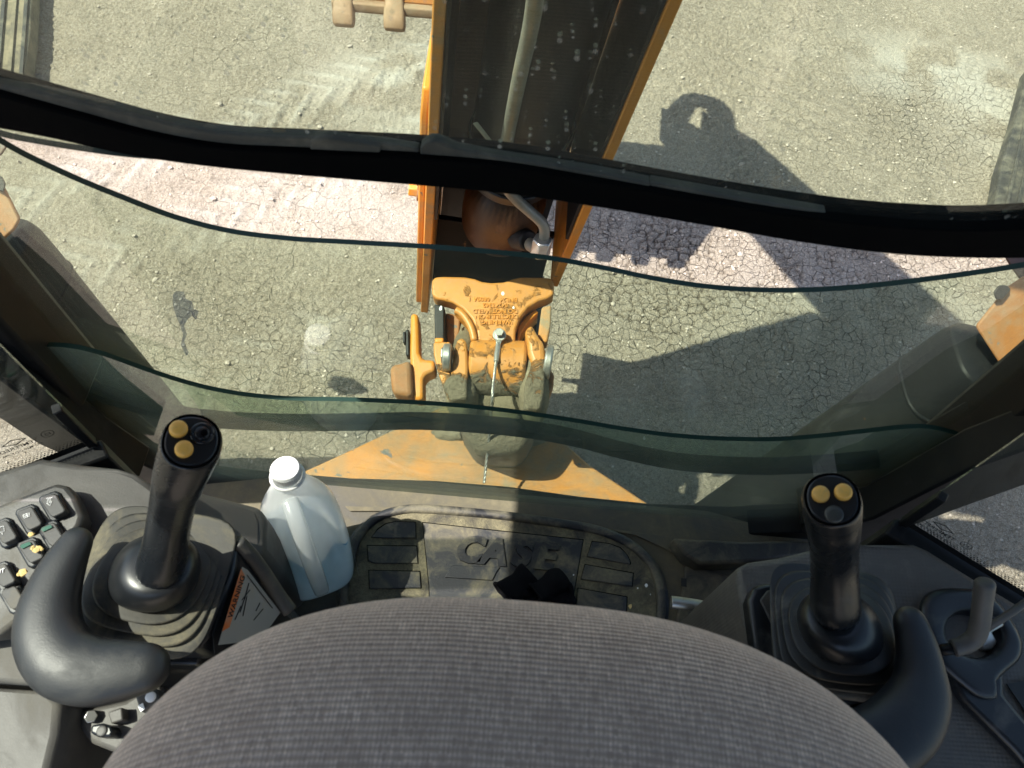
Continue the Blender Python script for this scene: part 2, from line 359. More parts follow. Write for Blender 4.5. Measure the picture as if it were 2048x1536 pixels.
# ---------------------------------------------------------------- ground: one sheet, fine relief where it is near
def vnoise(x, y, s, seed):
    r = np.random.default_rng(seed).random((256, 256)); fx, fy = x*s, y*s
    ix, iy = np.floor(fx).astype(int), np.floor(fy).astype(int); tx, ty = fx-ix, fy-iy
    tx = tx*tx*(3-2*tx); ty = ty*ty*(3-2*ty); g = lambda i, j: r[i % 256, j % 256]
    return (g(ix,iy)*(1-tx)+g(ix+1,iy)*tx)*(1-ty) + (g(ix,iy+1)*(1-tx)+g(ix+1,iy+1)*tx)*ty
def fbm(x, y, s, seed, o=4, gain=.5):
    a = 0; w = 1; tw = 0
    for k in range(o): a = a + w*vnoise(x+k*7.3, y-k*3.1, s*2**k, seed+k); tw += w; w *= gain
    return a/tw
def voro_edge(x, y, s, seed):
    x = x*s; y = y*s
    r = np.random.default_rng(seed).random((128, 128, 2)); ix, iy = np.floor(x).astype(int), np.floor(y).astype(int)
    f1 = np.full(x.shape, 9.); f2 = np.full(x.shape, 9.)
    idc = np.zeros(x.shape)
    for a in (-1, 0, 1):
        for b in (-1, 0, 1):
            j = r[(ix+a) % 128, (iy+b) % 128]
            d = np.hypot(ix+a+.1+.8*j[..., 0]-x, iy+b+.1+.8*j[..., 1]-y)
            new = d < f1; idc = np.where(new, j[..., 0], idc)
            f2 = np.where(new, f1, np.minimum(f2, d)); f1 = np.where(new, d, f1)
    return f2-f1, idc
def build_ground():
    st = .0075
    far = np.array([.05, .12, .3, .7, 1.5, 3, 7, 15, 35, 80, 180, 400])
    xs = np.arange(-3.0, 3.15, st); ys = np.arange(.25, 4.45, st)
    xs = np.concatenate([xs[0]-far[::-1], xs, xs[-1]+far]); ys = np.concatenate([ys[0]-far[::-1], ys, ys[-1]+far])
    X, Y = np.meshgrid(xs, ys)
    core = np.clip(1-np.maximum(0, np.maximum(np.abs(X-.07)-3.0, np.abs(Y-2.35)-2.0))/.3, 0, 1)
    wx = X+.055*(fbm(X, Y, 6, 71, 2)-.5); wy = Y+.055*(fbm(X, Y, 6, 81, 2)-.5)
    e1, id1 = voro_edge(wx, wy, 21, 3); e2, _ = voro_edge(wx, wy, 44, 5)
    pal = lambda cx, cy, rx, ry: np.exp(-(((X-cx)/rx)**2+((Y-cy)/ry)**2))
    cm = fbm(X, Y, 1.3, 11)
    big = np.clip(pal(.62, 1.95, .48, .30)*1.4 + pal(1.35, 1.35, .5, .35)*.5 + pal(.5, 2.4, .6, .25)*.6 + pal(1.5, 2.2, .6, .3)*.7 + pal(2.2, 3.2, .5, .4)*.8 + pal(-.45, 1.1, .4, .25)*.5 + pal(1.1,.6,.5,.3)*.9, 0, 1)
    small = np.clip((cm-.36)*3, 0, 1)*.95
    brk = np.clip((fbm(X, Y, 9, 131, 2)-.30)*6, 0, 1); g1 = np.clip(1.15-e1/(.08+.16*fbm(X, Y, 6, 141, 2)), 0, 1)*big*brk; g2 = np.clip(1-e2/.26, 0, 1)*np.clip(small+big*.35, 0, 1)*.75
    crack = np.maximum(g1, g2)
    h = .030*(fbm(X, Y, .9, 21)-.5) + .018*(fbm(X, Y, 4, 31)-.5) + .008*(fbm(X, Y, 18, 41, 3)-.5)*(1-.6*big) + .007*(vnoise(X, Y, 55, 51)-.5)*(1-.7*big) + .013*np.clip(vnoise(X, Y, 95, 53)-.5, 0, 1)*np.clip(fbm(X, Y, 3, 57)*3-.8, .25, 1.4)*(1-.6*big)
    h += -.011*g1 - .005*g2 + .003*big*(id1-.5)
    # crumbly clods
    e3, i3 = voro_edge(wx, wy, 42, 9); cl = np.clip((fbm(X, Y, 2.2, 61)-.47)*5, 0, 1)*np.clip(1-big*1.5, 0, 1)
    h += cl*.009*np.clip(e3*1.6, 0, 1)*(i3 > .45)
    # old tyre tread tracks running diagonally beyond the boom
    dx, dy = math.cos(.62), math.sin(.62); s_ = X*dx+Y*dy; q = -X*dy+Y*dx
    for qc, am in ((3.05, 1), (2.55, .8), (1.75, .6)):
        inb = np.exp(-((q-qc)/.17)**4)*np.clip(.9-(X+.2), 0, 1)
        tr = np.sin((s_*1.0+np.abs(q-qc)*1.1)*2*math.pi/.13)
        h += am*.010*np.clip(tr, -.3, 1)*inb*(fbm(X, Y, 5, 91)+.3)
        trk = np.maximum(trk, am*inb*(.35+.65*np.clip(tr, 0, 1))) if qc != 3.05 else am*inb*(.35+.65*np.clip(tr, 0, 1))
    dx, dy = math.cos(-.55), math.sin(-.55); q = -X*dx*0+(-X*dy+Y*dx)
    inb = np.exp(-((q-3.45)/.30)**4)*np.clip(X-.3, 0, 1)*np.clip(2.2-X, 0, 1)
    h += .006*np.sin(q*2*math.pi/.085)*inb
    h *= core
    pale = np.clip(trk*.7 + pal(2.05, 3.6, .45, .25)+pal(2.4, 3.2, .25, .3)+pal(-.55, 3.1, .5, .3)*.8+pal(-.75, 2.3, .5, .3)*.4 + pal(1.5,2.0,.6,.2)*.5+pal(.65,1.5,.35,.25)*.35, 0, 1)*np.clip((fbm(X, Y, 7, 101)-.35)*4, 0, 1)
    n = len(xs); mI = len(ys)
    V = np.stack([X, Y, h], -1).reshape(-1, 3).astype(np.float32)
    idx = np.arange(n*mI).reshape(mI, n)
    Fq = np.stack([idx[:-1, :-1], idx[:-1, 1:], idx[1:, 1:], idx[1:, :-1]], -1).reshape(-1, 4).astype(np.int32)
    me = bpy.data.meshes.new('ground'); me.vertices.add(len(V)); me.vertices.foreach_set('co', V.ravel())
    me.loops.add(Fq.size); me.loops.foreach_set('vertex_index', Fq.ravel())
    me.polygons.add(len(Fq)); me.polygons.foreach_set('loop_start', np.arange(0, Fq.size, 4, dtype=np.int32))
    me.polygons.foreach_set('use_smooth', np.ones(len(Fq), bool))
    for nm, arr in (('crack', crack*core), ('pale', pale), ('zone', np.clip(big+small*.30*np.clip((2.9-Y)/1.2, .25, 1), 0, 1))):
        at = me.attributes.new(nm, 'FLOAT', 'POINT'); at.data.foreach_set('value', arr.ravel().astype(np.float32))
    me.update(); me.validate()
    M, t, out = newmat('dry_cracked_mud'); g = N(t); co = g.coord()
    ck = g.n('Attribute', None, attribute_name='crack').outputs['Fac']; pl = g.n('Attribute', None, attribute_name='pale').outputs['Fac']
    nb = g.noise(co, 1.7, 5, .6); nm_ = g.noise(co, 11, 6, .7); nf = g.noise(co, 75, 5, .75); ng = g.noise(co, 260, 3, .7)
    c = g.mix(g.ramp(nb, .3, .7), (.46, .385, .30), (.61, .52, .41))
    c = g.mix(g.ramp(nm_, .35, .68), g.mix(.5, c, (.27, .225, .175)), c)
    c = g.mix(g.ramp(nf, .34, .58, .85, 0), c, (.20, .168, .13))
    c = g.mix(g.ramp(ng, .52, .62, 0, .85), c, (.66, .585, .50))
    c = g.mix(g.ramp(g.noise(co, 140, 3, .8), .36, .46, .6, 0), c, (.15, .125, .095))
    c = g.mix(g.math('MULTIPLY', pl, .8), c, (.66, .61, .54))
    c = g.mix(g.ramp(ck, .35, .9, 0, .75), c, (.10, .082, .064))  # shade inside the relief cracks painted dark into the colour
    def cracks(scale, width, warp):
        wv = g.n('TexNoise', {'Vector': co, 'Scale': scale*.45, 'Detail': 3.0}).outputs['Color']
        pv = g.n('VectorMath', {0: co, 1: g.n('VectorMath', {0: g.n('VectorMath', {0: wv, 1: (.5, .5, .5)}, operation='SUBTRACT').outputs[0], 1: (warp, warp, 0)}, operation='MULTIPLY').outputs[0]}, operation='ADD').outputs[0]
        vo = g.n('TexVoronoi', {'Vector': pv, 'Scale': scale}, feature='DISTANCE_TO_EDGE', voronoi_dimensions='2D').outputs['Distance']
        wd = g.math('MULTIPLY', g.ramp(g.noise(co, scale*.5, 3), .35, .65, .15, 1.0), width)
        return g.ramp(g.math('DIVIDE', vo, wd), .4, 1.0, 1, 0)
    zone = g.n('Attribute', None, attribute_name='zone').outputs['Fac']
    c1 = g.math('MULTIPLY', cracks(24, .060, .05), g.ramp(zone, .10, .45))
    c2 = g.math('MULTIPLY', cracks(11, .022, .10), g.ramp(g.noise(co, 1.1, 3), .46, .64, 0, .7))
    ckf = g.math('MAXIMUM', c1, c2)
    c = g.mix(g.math('MULTIPLY', ckf, .72), c, (.085, .07, .055))  # shade of the finer cracks also painted into the colour
    hgt = g.math('SUBTRACT', g.math('ADD', g.math('MULTIPLY', nf, 1.0), g.math('MULTIPLY', ng, .45)), g.math('MULTIPLY', ckf, .9))
    b = g.n('BsdfPrincipled', {'Base Color': c, 'Roughness': .95, 'Specular IOR Level': .15, 'Normal': g.bump(hgt, 1.0, .022)})
    t.links.new(b.outputs[0], out.inputs[0]); me.materials.append(M)
    o = bpy.data.objects.new('ground', me); COL.objects.link(o); o['kind'] = 'structure'
    o['label'] = 'dry cracked mud ground with loose gravel and old tyre tracks'
    return xs, ys, h
GX, GY, GH = build_ground()
def gz(x, y):
    i = min(max(np.searchsorted(GX, x), 0), len(GX)-1); j = min(max(np.searchsorted(GY, y), 0), len(GY)-1); return float(GH[j, i])
def stone_shape(r, rs):
    bm = bmesh.new(); bmesh.ops.create_icosphere(bm, subdivisions=1, radius=1)
    s = Vector((rs.uniform(.7, 1.25), rs.uniform(.7, 1.1), rs.uniform(.45, .75)))
    vv = [Vector((v.co.x*s.x, v.co.y*s.y, v.co.z*s.z))*r*rs.uniform(.82, 1.12) for v in bm.verts]; ff = [tuple(q.index for q in f.verts) for f in bm.faces]
    bm.free(); return vv, ff
rs = random.Random(5)
proto = [stone_shape(1, rs) for _ in range(14)]
Pv = []; Pf = []; base = 0
for k in range(17000):
    x = rs.uniform(-2.9, 3.0); y = rs.uniform(.4, 4.3)
    r = .0022 + .0050*rs.random()**2.6
    vv, ff = proto[k % 14]; a = rs.uniform(0, 6.28); ca, sa = math.cos(a), math.sin(a); z = gz(x, y)+r*.15
    Pv += [(x+(v.x*ca-v.y*sa)*r, y+(v.x*sa+v.y*ca)*r, z+v.z*r) for v in vv]; Pf += [tuple(i+base for i in f) for f in ff]; base += len(vv)
o = obj('gravel', Pv, Pf, M_STONE); tag(o, 'fine loose gravel scattered over the dry mud', None, None, 'stuff')
stone_me = []
for k in range(6):
    vv, ff = stone_shape(1, rs); q = obj('stone', vv, ff, M_STONE); stone_me.append(q.data); bpy.data.objects.remove(q)
for k, (px, py) in enumerate([(247,186),(105,178),(440,210),(640,255),(600,232),(700,95),(560,60),(300,150),(1365,155),(1480,200),(1650,220),(1660,275),(1575,290),
                 (1500,120),(1780,340),(1850,400),(1650,405),(1720,330),(545,400),(340,335),(430,400),(150,330),(270,475),(310,560),(230,620),(455,725),(1440,505),(1480,510),(1225,610),(1900,640)]):
    p = CAMP + ray(px, py)*(-CAMP.z/ray(px, py).z)
    q = bpy.data.objects.new('stone', stone_me[k % 6]); COL.objects.link(q); r = rs.uniform(.008, .014)
    q.location = (p.x, p.y, gz(p.x, p.y)+r*.3); q.scale = (r, r, r); q.rotation_euler = (0, 0, rs.uniform(0, 6))
    tag(q, 'small pale stone lying loose on the dry mud among the gravel', 'stone', 'loose stones on the mud')
# ================================================================ backhoe outside the window
# ---- boom: two orange side plates with a dark channel between them, folded nearly upright against the cab
BB = atD(985, 540, 1.80); BT = atD(1112, 0, 1.07)
bax = (BT-BB).normalized(); bl = (BT-BB).length
bw = (X0 - bax*X0.dot(bax)).normalized(); bn = bw.cross(bax).normalized()       # bn: away from the cab
if bn.y < 0: bn = -bn
def bp(t, w, d): return BB + bax*(t*bl) + bw*(w*(1+.045*t)) + bn*d
boom = thing('boom', BB, 'upright orange boom with an open dark channel facing the window', 'boom')
HW = .168; TH = .020; TOP = 2.1
def plate(name, t0, t1, w, dep, mat, parent, th=TH, d0=0.0):
    far = lambda t: dep + .42*bl*min(max(t, 0), 1.3) - .2*bl*max(t-1.3, 0)
    tt = [t0, 0.0, .4, .8, 1.3, t1]
    prof = [(t, d0) for t in tt] + [(t, far(t)) for t in tt[::-1]]
    A1 = [bp(t, w, d) for t, d in prof]; A2 = [bp(t, w, d)+bw*th for t, d in prof]; n = len(prof)
    return obj(name, A1+A2, [tuple(range(n)), tuple(range(n, 2*n))]+[(i, (i+1) % n, n+(i+1) % n, n+i) for i in range(n)], mat, parent, bevel=.003)
plate('side_plate', -.36, TOP, -HW, .40, M_ORANGE, boom)
plate('side_plate', -.05, TOP, HW-TH, .40, M_ORANGE, boom)
obj('web_plate', *prism([bp(-.52, -HW+TH, .25), bp(-.52, HW-TH-.004, .25), bp(-.52, HW-TH-.004, .268), bp(-.52, -HW+TH, .268)], bax*((TOP+.5)*bl)), M_BLACKSTEEL, boom)
for w, o_ in ((-HW, TH+.0015), (HW-TH, -.0075)):  # black sheets added to darken the inner sides of the channel
    tt = [.22, .7, 1.3, TOP-.05]
    prof = [(t, .004) for t in tt] + [(t, .266) for t in tt[::-1]]
    A1 = [bp(t, w, d)+bw*o_ for t, d in prof]; A2 = [p+bw*.006 for p in A1]; n = len(prof)
    obj('dark_inner_sheet', A1+A2, [tuple(range(n)), tuple(range(n, 2*n))]+[(i, (i+1) % n, n+(i+1) % n, n+i) for i in range(n)], M_BLACKSTEEL, boom)
obj('cross_plate', *prism([bp(-.30, -HW+TH+.002, .07), bp(-.30, HW-TH-.002, .07), bp(-.02, HW-TH-.002, .13), bp(-.02, -HW+TH+.002, .13)], bn*.014), M_STABBLACK, boom, bevel=.002)
# doubler plate on the lower outside of the left plate, with bolts
P = [bp(-.34, -HW-.016, .02), bp(.60, -HW-.016, .02), bp(.66, -HW-.016, .045), bp(.66, -HW-.016, .26), bp(-.34, -HW-.016, .26)]
obj('doubler_plate', *prism(P, bw*.0155), M_ORANGE, boom, bevel=.004)
for t in (.245, .315):
    b = obj('bolt', *cyl(bp(t, -HW-.014, .06), bp(t, -HW-.040, .06), .017, 6), M_ORANGE, boom, bevel=.002)
    obj('washer', *cyl(bp(t, -HW-.015, .06), bp(t, -HW-.021, .06), .024, 20), M_ORANGE_DULL, b)
# ---- boom cylinder standing in the channel
cyl_t = thing('boom_cylinder', bp(.1, 0, .14), 'dark hydraulic cylinder with a rusty brown foot standing in the boom channel', 'hydraulic cylinder')
c0 = .004
def cp(t, w=0, d=0): return bp(t, c0+w, .118+d)
RB = .096
obj('barrel', *cyl(cp(.30), cp(2.0), RB, 40), M_BARREL, cyl_t, bevel=.004)
rr = []
for t, r in ((-.035, .30), (-.030, .62), (-.015, .84), (.01, .95), (.05, 1.0), (.30, 1.012)):
    e1, e2 = frame(bax, bw); rr.append(ring(cp(t+.012), e1*RB*r, e2*RB*r, 40))
obj('barrel_foot', *loft(rr), M_RUSTBROWN, cyl_t, sub=1)
obj('weld_collar', *cyl(cp(.315), cp(.345), RB+.006, 40), M_BARREL, cyl_t, bevel=.003)
# pipe: down the front of the barrel, bends out to the fitting
pp = [atD(1085, -120, .80), atD(1064, 40, 1.02), atD(1040, 150, 1.15), atD(1016, 270, 1.34), atD(1006, 335, 1.45), atD(1012, 372, 1.51), atD(1034, 400, 1.555), atD(1062, 425, 1.585), atD(1084, 446, 1.60), atD(1089, 466, 1.62), atD(1083, 492, 1.645)]
obj('pipe', *tube(crom(pp, 6), .0118, 14), M_TUBE, cyl_t, smooth=True)
fit = obj('fitting', *cyl(atD(1086, 478, 1.625), atD(1080, 508, 1.66), .023, 6), M_STEEL, cyl_t, bevel=.003)
obj('elbow', *tube(crom([atD(1080, 503, 1.66), atD(1062, 490, 1.69), atD(1040, 478, 1.72)], 5), .015, 12), M_TUBE, fit, smooth=True)
obj('boss', *cyl(atD(1058, 482, 1.69), atD(1034, 474, 1.73), .024, 16, .028), M_BLACKSTEEL, fit, bevel=.004)
# steel clamp band round barrel and pipe
bandP = []
ct = .475
for k in range(49):
    a = 2*math.pi*k/48; rad = RB+.005 + (.030 if False else .026*math.exp(-((a-1.5*math.pi)/.42)**2))
    bandP.append(cp(ct+.03*math.cos(a), rad*math.cos(a), rad*math.sin(a)))
v, f = [], []
for i, q in enumerate(bandP):
    v += [q-bax*.006, q+bax*.006]
f = [(2*i, 2*i+2, 2*i+3, 2*i+1) for i in range(48)]
bo = obj('clamp_band', v, f, M_STEEL, cyl_t, smooth=True); sm = bo.modifiers.new('solid', 'SOLIDIFY'); sm.thickness = .002
obj('tie_end', *prism([atD(945, 246, 1.33), atD(955, 243, 1.33), atD(1004, 306, 1.40), atD(1000, 312, 1.40)], AX*.004), M_STEEL, cyl_t, bevel=.001)

# ---- dipper and bucket, folded out beyond the boom
dip = thing('dipper_arm', (.05, 1.2, 3.2), 'orange dipper arm hanging folded beyond the upright boom', 'dipper arm')
dpts = [Vector((0, .80, 3.75)), Vector((0, 1.20, 3.70)), Vector((0, 1.75, 2.9)), Vector((0, 2.85, 1.55)), Vector((0, 3.05, 1.15)), Vector((0, 2.82, 1.12)), Vector((0, 2.45, 1.55)), Vector((0, 1.25, 2.75)), Vector((0, .86, 3.3))]
for x in (-.07, .13): obj('side_plate', *prism([p + Vector((x, 0, 0)) for p in dpts], (.02, 0, 0)), M_ORANGE, dip, bevel=.004)
obj('box_plate', *prism([Vector((-.049, p.y, p.z)) for p in (dpts[1], dpts[2], dpts[3], Vector((0, 2.78, 1.45)), Vector((0, 1.68, 2.8)), Vector((0, 1.15, 3.58)))], (.178, 0, 0)), M_ORANGE, dip)
# curled link with an opening beside the bucket
lk = [Vector((0, 2.95, 1.2)), Vector((0, 3.2, 1.42)), Vector((0, 3.12, 1.75)), Vector((0, 2.8, 1.78)), Vector((0, 2.55, 1.62))]
obj('bucket_link', *tube([Vector((-.10, 2.78, 1.5))+(p-Vector((0, 2.75, 1.5)))*.72 for p in crom(lk, 5)], .055, 10), M_ORANGE, dip, smooth=True)
bdep = 2.28
LIPZ = atD(755, 8, bdep)
bk = thing('bucket', LIPZ, 'digging bucket with worn brown teeth hanging left of the boom', 'bucket')
bx0, bx1 = atD(676, 10, bdep).x, atD(676, 10, bdep).x+.70
ly, lz = LIPZ.y, LIPZ.z
prof = [(ly, lz), (ly+.18, lz-.16+.14), (ly+.42, lz-.02+.02), (ly+.60, lz+.16), (ly+.66, lz+.40), (ly+.52, lz+.58)]
pp2 = crom([Vector((0, a, b)) for a, b in prof], 4)
v = []; 
for p in pp2: v += [Vector((bx0, p.y, p.z)), Vector((bx1, p.y, p.z))]
sh = obj('shell', v, [(2*i, 2*i+1, 2*i+3, 2*i+2) for i in range(len(pp2)-1)], M_ORANGE_DULL, bk); q = sh.modifiers.new('solid', 'SOLIDIFY'); q.thickness = .014
for x in (bx0, bx1-.014):
    obj('cheek_plate', *prism([Vector((x, p.y, p.z)) for p in pp2], (.014, 0, 0)), M_ORANGE_DULL, bk, bevel=.003)
tdir = -UP*1.0 - AX*.12; tdir.normalize()
obj('cutting_edge', *tube([atD(665, 10, bdep)+Vector((0,.01,0)), atD(665, 10, bdep)+Vector((.36,.01,0)), atD(665, 10, bdep)+Vector((.70, .01, 0))], .022, 12, flat=.8, p=3), M_TEETH, bk, bevel=.002)
for k in range(5):
    c = atD(688, 24, bdep) + X0*(.155*k) + (Vector((0, 0, 0)))
    e1 = X0; n = tdir.cross(e1)
    rr = [ring(c - tdir*.075, e1*.026, n*.026, 12, 5), ring(c - tdir*.03, e1*.031, n*.028, 12, 5), ring(c+tdir*.015, e1*.034, n*.024, 12, 5), ring(c + tdir*.040, e1*.033, n*.013, 12, 5), ring(c+tdir*.046, e1*.028, n*.008, 12, 5)]
    obj('tooth', *loft(rr), M_TEETH, bk, bevel=.003)

# ---- swing tower
tw = thing('swing_tower', atD(990, 850, 1.9), 'orange swing tower under the boom with dried mud on its pin joint', 'swing tower')
TP = atD(985, 700, 1.74); TN = (-(AX*.93 + UP*.0) + UP*.28).normalized()           # face of the casting
def tp(px, py, d=0.0): return atP(px, py, TP, TN) - TN*d
def cc(x, y): return 700 + x/3.413, 480 + y/3.413
def poly(pts, n=4, closed=True): return [(p.x, p.y) for p in crom([Vector((a, b, 0)) for a, b in pts], n, closed)]
# T shaped casting
left = [(985,250),(965,290),(900,282),(850,262),(780,250),(640,247),(585,250),(560,270),(556,320),(560,375),(590,400),(640,408),(700,425),(770,470),(830,540),(862,610),(872,700),(850,750)]
castL = left[1:]; castR = [(1130,745),(1128,690),(1132,610),(1160,530),(1215,460),(1290,415),(1345,400),(1388,375),(1395,330),(1388,280),(1370,256),(1290,252),(1160,252),(1110,265),(1050,285)]
outl = [cc(*p) for p in castL + castR]
def casting(pts, off, th, mat, name, parent, bev=.006):
    P = [tp(a, b, off) for a, b in pts]
    return obj(name, *prism(P, -TN*th), mat, parent, bevel=bev, seg=3)
casting(outl, .0, .050, M_MUDDY, 'yoke_casting', tw, .010)
# rib below each wing and the waist
for pts in ([(720,430),(800,500),(852,590),(868,700),(845,700),(826,600),(770,520),(700,450)], [(1150,560),(1200,490),(1270,440),(1290,460),(1225,520),(1170,600),(1150,690),(1132,690)]):
    casting([cc(*p) for p in pts], .03, .07, M_ORANGE, 'rib', tw, .006)
# lettering cast into the yoke (upside down from the cab)
ex = (tp(900, 600) - tp(1000, 600)).normalized(); ey = TN.cross(ex)
if ey.dot(tp(985, 640)-tp(985, 600)) < 0: ey = -ey
def cast_text(s, x, y, size):
    size = .0150
    a, b = cc(x, y); v, f = textmesh(s, tp(a, b)+TN*.0002, ex, ey, size, .0026, bold=.012, wid=1.0); obj('raised_lettering', v, f, M_ORANGE, tw)
ey_ = (tp(985, 640)-tp(985, 600)).normalized()
for s, x, y in (('WARNING', 1003, 548), ('DUCTILE IRON', 1000, 511), ('DO NOT WELD', 992, 474), ('84243362', 992, 433), ('BNL24', 1082, 397), ('0809A 1', 880, 392)):
    cast_text(s, x, y, .0135)
# white paint chips
for x, y, r in ((1043,366,14),(1116,461,10),(625,490,16)):
    a, b = cc(x, y); pts = [(a+r/3.413*math.cos(t)*rs.uniform(.6,1.1)*.8, b+r/3.413*math.sin(t)*rs.uniform(.7,1.3)) for t in np.linspace(0, 6.28, 10)[:-1]]
    obj('paint_chip', *prism([tp(p, q, -.0006 if x > 700 else -.022) for p, q in pts], -TN*.0004), M_WHITE, tw)
# pin boss between the lugs (horizontal cylinder) and its mud
def horiz(px0, px1, py0, py1, r, d0, mat, name, bev=.004, n=32, par=tw):
    return obj(name, *cyl(tp(px0, py0, d0), tp(px1, py1, d0), r, n), mat, par, bevel=bev)
a0 = cc(812, 830); a1 = cc(1205, 850)
horiz(a0[0], a1[0], a0[1], a1[1], .068, .040, M_MUDDY, 'pin_boss', .008)
# fillet from yoke waist to boss
casting([cc(*p) for p in [(872,690),(850,760),(812,790),(815,860),(1195,870),(1205,770),(1150,750),(1128,690)]], .000, .05, M_MUDDY, 'boss_web', tw, .012)
# clevis lugs either side
def lug(pts, off, th, mat, name, bev=.008): return casting([cc(*p) for p in pts], off, th, mat, name, tw, bev)
lug([(720,760),(735,710),(770,690),(800,720),(808,800),(812,900),(805,1000),(805,1110),(690,1120),(660,1040),(640,960),(690,960)], -.028, .12, M_MUDDY, 'lug', .016)
lug([(1205,720),(1190,640),(1242,597),(1260,640),(1290,690),(1325,730),(1330,830),(1330,960),(1325,1060),(1300,1180),(1180,1180),(1190,1010),(1235,860),(1212,800)], -.028, .12, M_MUDDY, 'lug', .016)
# left cheek with pin end
lug([(575,720),(640,716),(690,715),(690,960),(705,1110),(680,1110),(640,1020),(600,900),(578,800)], -.022, .07, M_MUDDY, 'cheek_plate', .006)
horiz(*[z for z in (cc(645, 830)[0], cc(700, 832)[0], cc(645, 830)[1], cc(700, 832)[1])], .032, -.030, M_STEEL, 'pivot_pin', .004)
horiz(cc(632,820)[0], cc(648,820)[0], cc(632,820)[1], cc(648,820)[1], .020, -.034, M_STEEL, 'pin_bolt', .002, 6)
horiz(cc(1325,830)[0], cc(1378,838)[0], cc(1325,830)[1], cc(1378,838)[1], .040, .0, M_STEEL, 'pivot_pin', .004)
lug([(1330,712),(1366,715),(1372,760),(1376,850),(1400,880),(1395,960),(1360,1060),(1320,1050),(1330,900)], .04, .05, M_ORANGE_DULL, 'cheek_plate', .005)
# stop blocks below the yoke wings
lug([(570,410),(640,430),(640,660),(632,690),(572,690)], .020, .10, M_BLACKSTEEL, 'stop_block', .004)
lug([(574,655),(638,655),(634,692),(574,692)], .010, .05, M_ORANGE, 'stop_block_edge', .004)
lug([(1310,440),(1378,425),(1374,560),(1350,682),(1312,682),(1284,640)], .015, .05, M_ORANGE_DUSTY, 'stop_block', .005)
# round boss behind the neck
lug([(640,430),(700,440),(740,480),(735,560),(715,640),(700,720),(650,700),(640,560)], .06, .06, M_ORANGE_DULL, 'back_plate', .004)
lug([(1150,640),(1180,520),(1230,470),(1290,450),(1280,600),(1300,700),(1200,720)], .10, .03, M_BLACKSTEEL, 'back_plate', .004)
# curved tubular rim of the yoke pocket
obj('pocket_rim', *tube([tp(*cc(x, y), -.0) for x, y in poly([(722,480),(760,500),(800,548),(832,612),(850,690)], 4, False)], .009, 10), M_MUDDY, tw, smooth=True)
obj('grey_post', *cyl(tp(*cc(765, 480), .10), tp(*cc(745, 720), .07), .028, 18), M_MUD, tw, bevel=.006)
# outside hook bracket on the left
hook = [(418,512),(468,512),(474,620),(478,780),(500,825),(580,828),(585,905),(520,930),(505,960),(505,1100),(440,1100),(430,1010),(418,900),(412,780)]
casting([cc(*p) for p in hook], -.012, .06, M_ORANGE, 'bracket', tw, .008)
casting([cc(*p) for p in [(285,905),(300,872),(350,868),(420,840),(430,900),(440,1090),(400,1090),(300,1070),(290,990)]], -.030, .07, M_ORANGE_DULL, 'hook_block', tw, .012)
bq = casting([cc(*p) for p in [(380,620),(408,618),(412,800),(384,800)]], -.01, .03, M_BLACKSTEEL, 'bolt', tw, .004)
casting([cc(*p) for p in [(364,640),(384,636),(384,716),(366,714)]], -.014, .022, M_BLACKSTEEL, 'bolt_head', bq, .003)
# neck going down to the base plate, covered in mud
def lump(c, rx, ry, rz, mat, name, n=3, amp=.16, par=tw):
    bm = bmesh.new(); bmesh.ops.create_icosphere(bm, subdivisions=n, radius=1); vv = []
    from mathutils import noise as mn
    for q in bm.verts:
        k = .86 + amp*mn.fractal(q.co*2.2+Vector(c)*9, 1, 2, 4); vv.append(Vector(c) + RT*(q.co.x*rx*k) + UP*(q.co.y*ry*k) + AX*(q.co.z*rz*k))
    ff = [tuple(w.index for w in fc.verts) for fc in bm.faces]; bm.free(); return obj(name, vv, ff, mat, par, smooth=True)
lump(tp(*cc(1000, 960), .075), .062, .055, .04, M_MUD, 'mud_clump')
lump(tp(*cc(900, 1060), .07), .05, .05, .04, M_MUD, 'mud_clump')
lump(tp(*cc(1070, 1080), .07), .055, .06, .04, M_MUD, 'mud_clump')
lump(tp(*cc(760, 1040), .03), .045, .08, .05, M_MUD, 'mud_clump', amp=.10)
lump(tp(*cc(1255, 1020), .025), .042, .095, .05, M_MUD, 'mud_clump', amp=.10)
casting([cc(*p) for p in [(700,1000),(1300,1000),(1270,1220),(1180,1400),(840,1400),(730,1220)]], .085, .28, M_MUDDY, 'neck_casting', tw, .03)
# broad triangular base plate
bz = -.42
def bpz(px, py, dz=0): return atZ(px, py, bz+dz)
base = [(885,812),(1075,835),(1180,930),(1320,1022),(1335,1075),(560,1010),(585,952),(700,900)]
obj('base_plate', *prism([bpz(*p) for p in base], (0, 0, -.035)), M_ORANGE_DUSTY, tw, bevel=.006)
lump(bpz(915, 868, .0), .07, .03, .02, M_MUD, 'mud_clump', amp=.3)
lump(bpz(1025, 880, .0), .10, .035, .02, M_MUD, 'mud_clump', amp=.3)
obj('post', *cyl(bpz(980, 930, -.04), bpz(980, 930, -.80), .16, 28), M_ORANGE_DULL, tw)
obj('tower_foot', *bb((-.15, .95, .36), (.07, 1.40, .78)), M_BLACKSTEEL, tw, bevel=.02)

